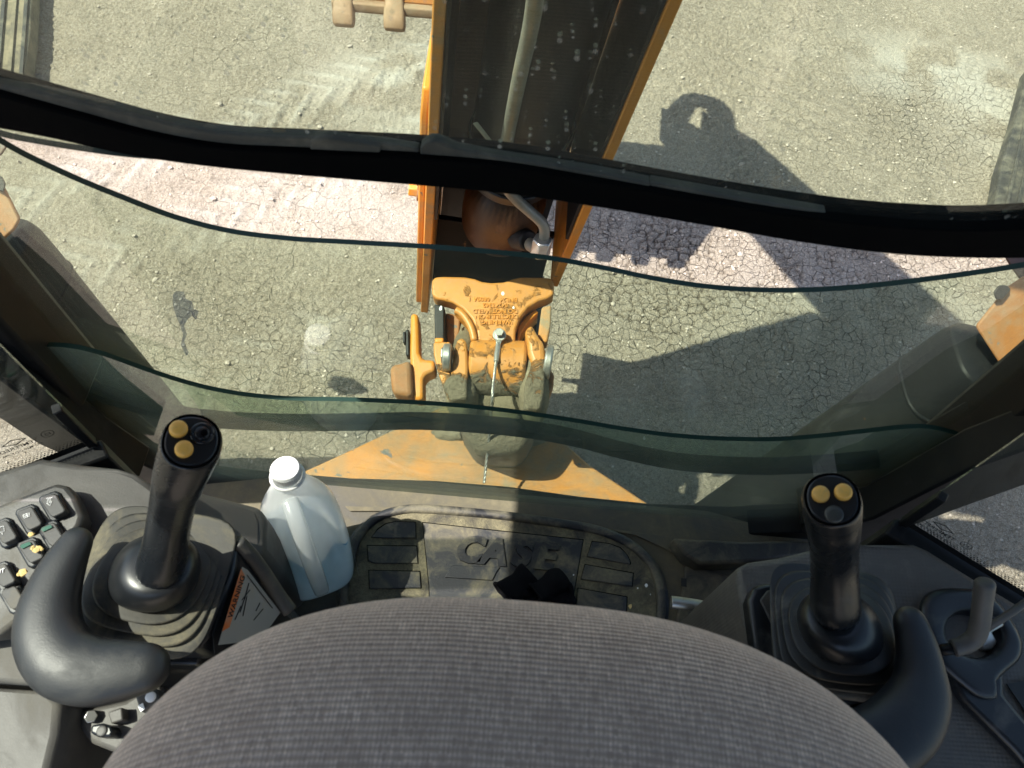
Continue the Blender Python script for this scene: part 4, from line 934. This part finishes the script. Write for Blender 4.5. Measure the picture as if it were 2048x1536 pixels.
# handle: square tube down the near face
hp = [JC + Vector(q) for q in ((-.008, .004, .250), (-.005, -.028, .240), (-.002, -.058, .208), (.0, -.073, .165), (.001, -.078, .120), (.001, -.072, .070))]
obj('handle', *tube(crom(hp, 5), .0135, 12, hint=(1, 0, 0), p=3.0), M_JUG, jug, smooth=True)
for k in (0, 1):
    a = [(0.012+.004*k, .02, 1), ]
lb = [JC + Vector((.0675, -.050, .018)), JC + Vector((.0678, -.01, .018)), JC + Vector((.0678, .00, .060)), JC + Vector((.0675, -.050, .050))]
obj('label_edge', lb, [(0, 1, 2, 3)], M_DECAL, jug)
for k in range(4):
    a = JC + Vector((.0684, -.046+.012*k, .024)); obj('label_stroke', *prism([a, a+Vector((0, .005, 0)), a+Vector((0, .010, .022)), a+Vector((0, .006, .022))], (.0003, 0, 0)), M_INK, jug)
# ================================================================ consoles
def slab(name, pts, drop, mat, parent, bevel=.008, seg=3): return obj(name, *prism(poly3(pts), (0, 0, -drop)), mat, parent, bevel=bevel, seg=seg)
lcn = thing('left_console', (-.5, .2, FZ), 'dusty grey moulded console under the joystick with black thumb switch', 'console')
slab('trim_top', [(-140,985,.46),(0,938,.46),(80,914,.46),(160,926,.46),(232,934,.46),(268,945,.455),(310,972,.44),(345,1010,.42),(365,1060,.42),(330,1270,.42),(180,1270,.43),(-140,1290,.43)], .40, M_CONSOLE, lcn, .010)
slab('trim_shoulder', [(240,955,.42),(290,968,.40),(400,985,.34),(520,1012,.30),(532,1040,.30),(530,1110,.30),(470,1140,.33),(380,1170,.38),(330,1100,.40)], .30, M_CONSOLE, lcn, .012)
slab('lower_panel', [(-140,1270,.425),(60,1262,.425),(180,1275,.425),(190,1365,.425),(90,1372,.425),(0,1366,.425),(-140,1362,.425)], .40, M_CONSOLE, lcn, .006)
# rounded end cover in the near corner
rr = []
for k, (h, dx) in enumerate(((.418, 0), (.412, 10), (.395, 19), (.36, 26), (.25, 30), (.0, 34))):
    rr.append([atZ(a, b, .418)*1.0 + Vector((0, 0, h-.418)) for a, b in [(-140, 1373), (0, 1376), (92-2+dx, 1383), (112+dx, 1405), (106+dx, 1470), (70+dx, 1620), (-140, 1640)]])
obj('end_cover', *loft(rr), M_CONSOLE, lcn, bevel=.004)
# black joystick pod with warning decal on its inner flank
slab('pod', [(196,1062,.455),(225,1042,.455),(300,1032,.455),(420,1062,.455),(462,1078,.455),(478,1098,.45),(470,1150,.445),(425,1262,.44),(395,1300,.44),(230,1300,.44),(180,1262,.45),(170,1200,.455)], .06, M_BLACKPL, lcn, .006)
slab('pod_base', [(196,1062,.39),(478,1098,.39),(425,1275,.39),(395,1330,.39),(180,1330,.39)], .36, M_BLACKPL, lcn, .004)
fl_ = poly3([(480,1096,.448),(500,1120,.40),(560,1215,.36),(548,1260,.36),(430,1330,.40),(424,1266,.442)])
FLK = obj('flank', *prism(fl_, (0, 0, -.30)), M_BLACKPL, lcn, bevel=.004)
obj('edge_rail', *tube(crom([atZ(474, 1083, .452), atZ(500, 1110, .43), atZ(530, 1150, .40), atZ(556, 1190, .375), atZ(580, 1222, .36)], 5), .010, 10), M_CONSOLE_DK, lcn, smooth=True)
dn = (fl_[2]-fl_[0]).cross(fl_[5]-fl_[0]).normalized(); dn = dn if dn.z > 0 else -dn
d0 = atP(487, 1150, fl_[0], dn)
dp0 = fl_[0] + dn*.007
def dq(px, py, k=0.0): return atP(px, py, dp0 + dn*k, dn)
decal = obj('warning_decal', *prism([dq(484, 1134), dq(495, 1140), dq(560, 1225), dq(520, 1280), dq(436, 1290), dq(444, 1262)], dn*.0006), M_DECAL, lcn)
obj('orange_header', *prism([dq(482, 1137, .0008), dq(490, 1152, .0008), dq(459, 1254, .0008), dq(444, 1263, .0008)], dn*.0003), M_DECALOR, decal)
ex_ = (dq(487, 1148)-dq(455, 1250)).normalized(); ey_ = dn.cross(ex_)
v, f = textmesh('WARNING', dq(464, 1237, .0012), ex_, ey_, .0105, .0003, bold=.015, align='LEFT'); obj('decal_lettering', v, f, M_INK, decal)
for seg in ([(498,1166),(490,1195),(480,1225)], [(500,1180),(484,1200)], [(494,1192),(486,1232)], [(482,1212),(470,1240)], [(520,1206),(512,1222)], [(526,1218),(508,1240)], [(494,1150),(545,1216)]):
    obj('decal_drawing', *tube([dq(a, b, .0013) for a, b in seg], .0006, 5), M_INK, decal)
# switch panel
sp = thing('switch_panel', atZ(80, 1060, .47), 'black switch panel with rocker switches and green lens indicators', 'switch panel')
slab('panel', [(-140,1052,.475),(0,1008,.475),(60,985,.475),(112,965,.475),(134,970,.475),(150,990,.475),(166,1030,.475),(160,1050,.475),(130,1090,.475),(90,1150,.475),(40,1240,.47),(0,1270,.47),(-140,1290,.47)], .03, M_CONSOLE_DK, sp, .006)
def rocker(cx, cy, icon, green=False):
    s = lambda dx, dy: (cx+dx, cy+dy)
    fr_ = slab('switch_bezel', [(*s(-26, -8), .479), (*s(-24, -18), .479), (*s(8, -30), .479), (*s(16, -26), .479), (*s(36, 12), .479), (*s(34, 20), .479), (*s(4, 34), .479), (*s(-4, 30), .479)], .012, M_BLACKPL, sp, .0025)
    P = [(-21, -7, .4825), (-18, -15, .483), (5, -24, .4845), (11, -21, .4845), (28, 8, .4885), (26, 14, .4885), (4, 24, .4875), (-3, 20, .487)]
    k = slab('rocker', [(*s(a, b), h) for a, b, h in P], .014, M_CONSOLE_DK, fr_, .0022)
    n = (atZ(*s(28, 8), .4885)-atZ(*s(-21, -7), .4825)).cross(atZ(*s(5, -24), .4845)-atZ(*s(-21, -7), .4825)); n.normalize(); n = n if n.z > 0 else -n
    p0 = atZ(*s(-21, -7), .4825) + n*.0010
    q = lambda a, b: atP(*s(a, b), p0, n)
    for line in icon:
        if isinstance(line, str):
            v, f = textmesh(line, q(-6, -1), (q(8, -6)-q(-8, 0)), n.cross(q(8, -6)-q(-8, 0)), .0075, .0004); obj('icon', v, f, M_WHITE, k)
        else: obj('icon', *tube([q(a, b) for a, b in line], .00034, 5), M_WHITE, k)
    if green: obj('green_lens', *prism([q(-17, -8), q(-14, -12), q(2, -18), q(6, -13), q(-12, -4)], n*.0012), M_GREEN, k)
    return fr_
wip = [[(-6,-12),(-8,-3),(0,-6),(-1,-13)], [(-8,-3),(-2,1),(2,-8)], [(-9,-13),(3,-15)], [(-4,-12),(-3,-5)]]
box_i = [[(-9,-6),(-7,0),(5,-4),(4,-10),(-6,-7),(-9,-6)], [(-2,-9),(0,-3)], [(-8,-3),(5,-7)]]
box_j = [[(-8,-8),(-6,2),(4,-1),(2,-11),(-8,-8)], [(-1,2),(0,6)]]
rocker(102, 1010, wip); rocker(55, 1036, box_i); rocker(5, 1063, box_j)
rocker(100, 1068, [], True); rocker(58, 1102, [], True); rocker(2, 1150, ['OUT']); rocker(22, 1195, [])
mb = MB()
for (a, b, r) in ((62,1069,4),(66,1096,4),(72,1100,5),(78,1095,4),(84,1099,3),(45,1146,6),(38,1149,4)):
    c = atZ(a, b, .492); rr = stone_shape(r*.0009, rs); mb.add(([p+c for p in rr[0]], rr[1]))
o = mb.obj('crumbs', M_STRAW); tag(o, 'pale crumbs and chaff caught between the rocker switches', None, None, 'stuff')

# ---- joystick builder
def joystick(path, face, faceR, collar, base, boot, lab, mt_boot, buttons, tilt_n, disc=None):
    B = atZ(*base, .455 if lab.startswith('black joystick with one') else .44)
    t = thing('joystick', B, lab, 'joystick', 'joysticks either side of the seat')
    P = [atD(a, b, d) for a, b, d, r in path]; R = [r*d/FPX for a, b, d, r in path]
    FC = atD(*face); nf = tilt_n.normalized()
    rings = []; 
    for i, q in enumerate(P):
        w = (P[min(i+1, len(P)-1)]-P[max(i-1, 0)]).normalized(); k = i/(len(P)-1)
        e1, e2 = frame(w, RT); rings.append(ring(q, e1*R[i], e2*R[i]*1.12, 28, 2.3))
    wl = (P[-1]-P[-2]).normalized()
    for k, s_ in ((.45, 1.06), (.8, 1.07)):
        c = P[-1].lerp(FC, k) - nf*.006; w = wl.lerp(nf, k).normalized(); e1, e2 = frame(w, RT); r = (R[-1]*(1-k)+faceR*k)*s_
        rings.append(ring(c, e1*r, e2*r*1.06, 28, 2.3))
    e1, e2 = frame(nf, RT)
    for dn_, r in ((-.006, 1.10), (.0, 1.04), (.0025, .95)): rings.append(ring(FC + nf*dn_, e1*faceR*r, e2*faceR*r*1.04, 28, 2.2))
    obj('grip', *loft(rings), M_GRIP, t, sub=2)
    fp = obj('face_plate', *loft([ring(FC+nf*z, e1*faceR*r, e2*faceR*r*1.04, 28, 2.2) for z, r in ((-.001, .90), (.0030, .90), (.0042, .86))]), M_BLACKPL, t, bevel=.0008)
    obj('dark_outline', *tube([p for p in ring(FC+nf*.0026, e1*faceR*.955, e2*faceR*1.0, 40, 2.2)] + [ring(FC+nf*.0026, e1*faceR*.955, e2*faceR*1.0, 40, 2.2)[0]], .0011, 6), M_RUBBER, t, smooth=True)
    # mould seam down the shaft
    for px, py, r, mt, hh, nm in buttons:
        c = atP(px, py, FC+nf*.004, nf); rad = r*(c-CAMP).dot(AX)/FPX
        if nm == 'thumb_switch':
            obj('switch_ring', *tube([c+nf*.001+e1*rad*1.25*math.cos(a)+e2*rad*1.25*math.sin(a) for a in np.linspace(0, 6.2832, 33)], .0024, 8), M_GRIP, t, smooth=True)
        obj(nm, *disc_btn(c-nf*.001, nf, rad, hh), mt, t, smooth=True)
        if nm == 'button': obj('button_gap', *disc_btn(c-nf*.0012, nf, rad*1.13, .0016), M_RUBBER, t, smooth=True)
        if nm == 'thumb_switch': obj('switch_dimple', *disc_btn(c+nf*.002+e1*.002, nf, rad*.45, .0045), M_RUBBER, t, smooth=True)
    if disc:
        q = atD(*disc[:3]); nn = (CAMP-q).normalized(); obj('badge', *disc_btn(q, nn, disc[3]*disc[2]/FPX, .0012), M_CONSOLE_DK, t, smooth=True)
    # collar and bellows
    rr = []
    for a, b, d, r, p in collar:
        q = atD(a, b, d); w = (P[1]-P[0]).normalized().lerp(Vector((0, 0, 1)), .5).normalized(); e1c, e2c = frame(w, RT); rr.append(ring(q, e1c*r*d/FPX, e2c*r*d/FPX, 32, p))
    obj('collar', *loft(rr), M_BLACKPL, t, sub=1)
    rr = []
    top = atD(*collar[0][:3])
    hb = boot; n = len(hb)
    for k, (s_, hw, p) in enumerate(hb):
        q = B.lerp(top, s_) + Vector((0, 0, .004)); w = Vector((0, 0, 1)).lerp((P[1]-P[0]).normalized(), s_*.6).normalized()
        e1b, e2b = frame(w, X0 + Vector((0, -.06, 0))); rr.append(ring(q, e1b*hw, e2b*hw, 32, p))
    obj('bellows', *loft(rr), mt_boot, t, sub=1)
    return t
nL = (-(ray(385, 880)).normalized()*.86 + UP*.30 + RT*.02)
joystick([(318,1150,.852,50),(327,1112,.832,45),(333,1075,.812,41.5),(342,1025,.79,42),(352,985,.767,46),(360,952,.748,51)], (383, 884, .716), .0262,
         [(310,1148,.885,84,2.2),(310,1144,.873,86,2.2),(312,1138,.862,82,2.1),(314,1133,.852,76,2),(317,1129,.846,66,2),(320,1127,.842,50,2)],
         (306, 1160), [(0, .086, 5), (.02, .088, 5), (.10, .084, 4.5), (.16, .083, 4.2), (.24, .068, 4), (.30, .068, 4), (.36, .079, 4), (.44, .078, 3.8), (.50, .060, 3.4), (.56, .060, 3.2), (.62, .071, 3.2), (.70, .070, 3), (.76, .054, 2.7), (.82, .054, 2.6), (.87, .062, 2.5), (.94, .061, 2.4), (.98, .050, 2.2), (1.06, .048, 2.2)],
         'black joystick with one black thumb switch and two stacked yellow buttons', M_BOOT,
         [(357, 860, 17.5, M_YELLOW, .0085, 'button'), (368, 900, 17.5, M_YELLOW, .0085, 'button'), (404, 868, 15, M_GRIP, .005, 'thumb_switch')], nL, (376, 973, .7365, 12))
nR = (-(ray(1664, 998)).normalized()*.86 + UP*.26 + RT*.06)
joystick([(1672,1240,.855,50),(1670,1190,.838,45),(1669,1140,.820,43.5),(1668,1100,.803,45),(1666,1070,.78,49),(1665,1045,.757,52)], (1664, 1000, .726), .0255,
         [(1680,1258,.885,80,2.2),(1680,1252,.875,82,2.2),(1679,1246,.865,78,2.1),(1677,1240,.856,72,2),(1675,1236,.850,62,2),(1673,1234,.846,50,2)],
         (1668, 1262), [(0, .078, 5), (.02, .080, 5), (.10, .078, 4.5), (.16, .077, 4.2), (.24, .064, 4), (.30, .064, 4), (.36, .074, 4), (.44, .073, 3.8), (.50, .057, 3.4), (.56, .057, 3.2), (.62, .067, 3.2), (.70, .066, 3), (.76, .052, 2.7), (.82, .052, 2.6), (.87, .059, 2.5), (.94, .058, 2.4), (.98, .048, 2.2), (1.06, .046, 2.2)],
         'black joystick with a grey button under two yellow buttons side by side', M_BOOT_R,
         [(1641, 990, 17, M_YELLOW, .0085, 'button'), (1686, 986, 17, M_YELLOW, .0085, 'button'), (1668, 1029, 18, M_GREYBTN, .004, 'grey_button')], nR)

# ---- curved wrist rests
def wrist(pts, h, lab, z):
    """pts: px, py, half width px"""
    P = [atZ(a, b, h) for a, b, w in pts]; n = 7
    W4 = [Vector((w, 0, 0)) for a, b, w in pts]
    C_ = crom(P, n); Wd = [q.x for q in crom(W4, n)]
    t = thing('wrist_rest', P[2], lab, 'wrist rest', 'moulded wrist rests beside the joysticks')
    rr = []
    N_ = len(C_)
    for i, q in enumerate(C_):
        tg = (C_[min(i+1, N_-1)]-C_[max(i-1, 0)]).normalized(); e1 = Vector((0, 0, 1)); e2 = tg.cross(e1).normalized()
        d = (q-CAMP).dot(AX); w = Wd[i]*d/FPX
        rr.append(ring(q, e1*min(.036, w*.75), e2*w, 24, 2.35))
    def capring(q, tg, src, k, m): 
        return [q + tg*k + (p-q)*m for p in src]
    t0 = (C_[0]-C_[1]).normalized(); t1 = (C_[-1]-C_[-2]).normalized(); w0 = Wd[0]*(C_[0]-CAMP).dot(AX)/FPX; w1 = Wd[-1]*(C_[-1]-CAMP).dot(AX)/FPX
    pre = [capring(C_[0], t0, rr[0], w0*k, m) for k, m in ((.95, .25), (.8, .6), (.45, .9))]
    post = [capring(C_[-1], t1, rr[-1], w1*k, m) for k, m in ((.45, .9), (.8, .6), (.95, .25))]
    obj('pad', *loft(pre+rr+post), M_PADDING, t, sub=1)
    m_ = C_[N_//2]; obj('support_post', *cyl(m_-Vector((0, 0, .02)), m_-Vector((0, 0, .16)), .02, 14), M_FRAME, t)
    return t
wrist([(152,1085,32),(132,1122,41),(112,1168,50),(98,1220,59),(100,1276,66),(130,1324,69),(184,1344,66),(240,1342,60),(290,1336,50)], .53, 'black moulded wrist rest curving round the dusty boot of the joystick with black thumb switch', 0)
wrist([(1820,1245,33),(1832,1285,39),(1840,1335,47),(1838,1390,60),(1812,1442,70),(1765,1482,74),(1705,1502,72),(1640,1512,62)], .51, 'dark moulded wrist rest curving round the joystick beside the throttle lever', 0)

# ---- small control plate low down beside the seat
cp_ = thing('seat_control_plate', atZ(215, 1450, .38), 'scuffed grey control plate with hex bolt and knob beside the seat', 'control plate')
slab('plate', [(152,1422,.38),(250,1400,.38),(290,1375,.38),(330,1370,.38),(330,1560,.38),(235,1508,.38),(180,1486,.38),(160,1460,.38)], .03, M_CONSOLE, cp_, .006)
obj('hex_bolt', *cyl(atZ(182, 1433, .38), atZ(182, 1433, .392), .0075, 6), M_STEEL, cp_, bevel=.001)
kb = slab('knob', [(182,1450,.405),(205,1446,.405),(222,1452,.405),(226,1464,.405),(220,1474,.405),(196,1474,.405),(180,1466,.405)], .03, M_BLACKPL, cp_, .004)
obj('knob_centre', *disc_btn(atZ(204, 1462, .405), (0, 0, 1), .006, .002), M_CONSOLE_DK, kb, smooth=True)
slab('step_block', [(215,1424,.398),(244,1414,.398),(246,1440,.398),(222,1448,.398)], .02, M_CONSOLE, cp_, .002)
slab('bracket', [(270,1392,.425),(310,1374,.425),(322,1400,.425),(280,1426,.425)], .03, M_CONSOLE, cp_, .003)
obj('rivet', *disc_btn(atZ(302, 1394, .425), (0, 0, 1), .006, .003), M_WHITE, cp_, smooth=True)
obj('tag', *prism(poly3([(276,1412,.427),(286,1406,.427),(290,1418,.427),(282,1424,.427)]), (0, 0, .001)), M_WHITE, cp_)

# ---- right console
rc = thing('right_console', (.5, .2, FZ), 'grey grained trim console below the side window beside the throttle lever', 'console')
slab('trim_top', [(1470,1150,.38),(1480,1132,.385),(1500,1122,.385),(1560,1113,.39),(1640,1094,.40),(1720,1088,.41),(1830,1086,.41),(1858,1098,.41),(1950,1155,.41),(2048,1213,.41),(2200,1300,.41),(2200,1640,.41),(1700,1640,.39),(1530,1300,.38),(1490,1250,.38)], .36, M_TRIM, rc, .010)
slab('joystick_tray', [(1497,1200,.412),(1508,1172,.412),(1530,1166,.412),(1640,1160,.415),(1740,1160,.42),(1768,1170,.42),(1784,1205,.42),(1796,1300,.42),(1790,1400,.42),(1600,1420,.41),(1510,1300,.41)], .03, M_BLACKPL, rc, .006)
slab('tray_floor', [(1520,1200,.416),(1535,1180,.416),(1745,1174,.424),(1765,1200,.424),(1775,1380,.424),(1620,1400,.416)], .004, M_CONSOLE_DK, rc, .002)
slab('inner_wall', [(1462,1160,.30),(1478,1150,.30),(1500,1250,.30),(1540,1330,.30),(1520,1340,.30),(1480,1260,.30)], .29, M_FLOORDK, rc, .004)
# black tray with the cup holder
ct_ = thing('cup_tray', atZ(1960, 1290, .42), 'black moulded tray with round cup holder beside the side window', 'cup holder')
cx, cy = 1948, 1268; hr = []
hole = [(cx+58*math.cos(a)*1.0, cy+48*math.sin(a)+8*math.cos(a)) for a in np.linspace(0, 2*math.pi, 33)[:-1]]
outer_pts = [(2040,1268),(2046,1300),(2036,1325),(2010,1345),(1990,1372),(1996,1400),(1960,1400),(1925,1375),(1890,1345),(1860,1310),(1842,1260),(1838,1215),(1850,1190),(1880,1177),(1950,1178),(2000,1205)]
op = [(p.x, p.y) for p in crom([Vector((a, b, 0)) for a, b in outer_pts], 2, True)]
# reorder both loops by angle so they can be bridged
ang = lambda p: math.atan2(p[1]-cy, p[0]-cx)
op = sorted(op, key=ang); hole = sorted(hole, key=ang)
L1 = [atZ(a, b, .405) for a, b in op]; L2 = [atZ(a, b, .428) for a, b in op]
L3 = [atZ(a, b, .428) for a, b in hole]; Cc = atZ(cx, cy, .428)
L2i = [q + (Cc-q)*.10 + Vector((0, 0, .004)) for q in L2]
L3o = [q + (q-Cc)*.10 + Vector((0, 0, .003)) for q in L3]
L4 = [q + (Cc-q)*.05 - Vector((0, 0, .008)) for q in L3]; L5 = [q + (Cc-q)*.12 - Vector((0, 0, .085)) for q in L3]
obj('tray', *loft([L1, L2, L2i, L3o, L3, L4, L5], False, True), M_BLACKPL, ct_, sub=1)
slab('tray_arm', [(1985,1345,.424),(2010,1340,.424),(2010,1390,.424),(2060,1450,.424),(2200,1600,.424),(2200,1700,.424),(2030,1500,.424),(1930,1400,.424),(1895,1345,.42)], .02, M_BLACKPL, ct_, .006)
slab('pocket_shade_sheet', [(2014,1368,.4125),(2200,1330,.4125),(2200,1560,.4125),(2062,1440,.4125)], .002, M_INK, ct_, 0)  # thin black sheet on the trim stands for the shade in a pocket
lv = thing('throttle_lever', atZ(1950, 1300, .43), 'worn grey L-shaped throttle lever standing over the cup holder', 'lever')
obj('grip', *tube(crom([atZ(1905, 1297, .462), atZ(1928, 1290, .466), atZ(1950, 1275, .475), atZ(1960, 1248, .490), atZ(1965, 1205, .512), atZ(1971, 1160, .535)], 6), [.0105]*6 + [.0112]*20 + [.0115]*4 + [.008], 16), M_LEVER, lv, sub=1)
obj('shaft', *tube([atZ(1908, 1297, .462), atZ(1885, 1300, .45), atZ(1872, 1302, .42)], .007, 10), M_FRAME, lv, smooth=True)
ky = thing('metal_clamp', atZ(1985, 1270, .40), 'silver wing clamp lying in the cup holder behind the throttle lever', 'clamp')
obj('barrel', *cyl(atZ(1905, 1285, .37), atZ(1958, 1262, .38), .018, 18), M_CONSOLE_DK, ky, bevel=.002)
obj('ring', *cyl(atZ(1946, 1262, .385), atZ(1972, 1266, .39), .024, 18), M_STEEL, ky, bevel=.003)
obj('wing', *prism(poly3([(1968,1262,.43),(2004,1243,.435),(2010,1250,.435),(1985,1264,.43),(1996,1284,.42),(1984,1300,.415),(1966,1300,.415)]), (0, 0, -.008)), M_STEEL, ky, bevel=.002)
rd = thing('thin_rod', atZ(2010, 1232, .43), 'thin dark rod leaning from the cup holder towards the side window', 'rod')
obj('rod', *tube([atZ(1972, 1258, .44), atZ(2015, 1230, .45), atZ(2080, 1186, .47)], .0048, 10), M_LEVER, rd, smooth=True)

# ---- seat
seat = thing('operator_seat', (0, 0, FZ+.4), 'grey woven fabric operator seat seen from behind its rounded backrest', 'seat')
SC = Vector((.036, -.035, FZ+.0)); A_, B_, ZT, ZB = .302, .182, .855, .43
nu, nv = 96, 40
v = []; uvs = []
pe = 2.65
prof = []
for j in range(nv+1):
    s_ = j/nv
    if s_ < .55:
        a = s_/.55*math.pi/2; r = math.sin(a)**.82; z = ZT - .085*(1-math.cos(a)**.8)
    else: r = 1.0 + .02*math.sin((s_-.55)/.45*math.pi); z = ZT-.085-(s_-.55)/.45*(ZT-.085-ZB)
    prof.append((max(r, .004), z))
rings_ = []
arc = [0]
for j in range(1, nv+1): arc.append(arc[-1] + math.hypot((prof[j][0]-prof[j-1][0])*B_, prof[j][1]-prof[j-1][1]))
for r, z in prof:
    rings_.append([SC + Vector((math.copysign(abs(math.cos(t))**(2/pe), math.cos(t))*A_*r, math.copysign(abs(math.sin(t))**(2/pe), math.sin(t))*B_*r - .03*abs(math.cos(t))**2*r, z)) for t in np.linspace(0, 2*math.pi, nu+1)[:-1]])
vv, ff = loft(rings_, True, True)
bs = obj('backrest', vv, ff, M_FABRIC, seat, smooth=True)
ul = bs.data.uv_layers.new(name='UVMap')
off = woff(seat)
for lo_ in bs.data.loops:
    q = bs.data.vertices[lo_.vertex_index].co + off
    dz = ZT+FZ - q.z; ul.data[lo_.index].uv = (q.x*1.0, (q.y if dz < .0849 else q.y) + math.copysign(max(0, dz-.0)*.9, q.y-SC.y))
sq = obj('seat_cushion', *loft([ring((.006, .0, FZ+z), (.21*s_, 0, 0), (0, .17*s_, 0), 40, 3.5) for z, s_ in ((.30, .9), (.33, 1), (.40, 1), (.43, .94), (.44, .8))]), M_FABRIC, seat, smooth=True)
sq.data.uv_layers.new(name='UVMap')
for lo_ in sq.data.loops:
    q = sq.data.vertices[lo_.vertex_index].co; sq.data.uv_layers[0].data[lo_.index].uv = (q.x, q.y)
obj('pedestal', *bb((-.18, -.14, FZ+.002), (.19, .22, FZ+.30)), M_FRAME, seat, bevel=.02)
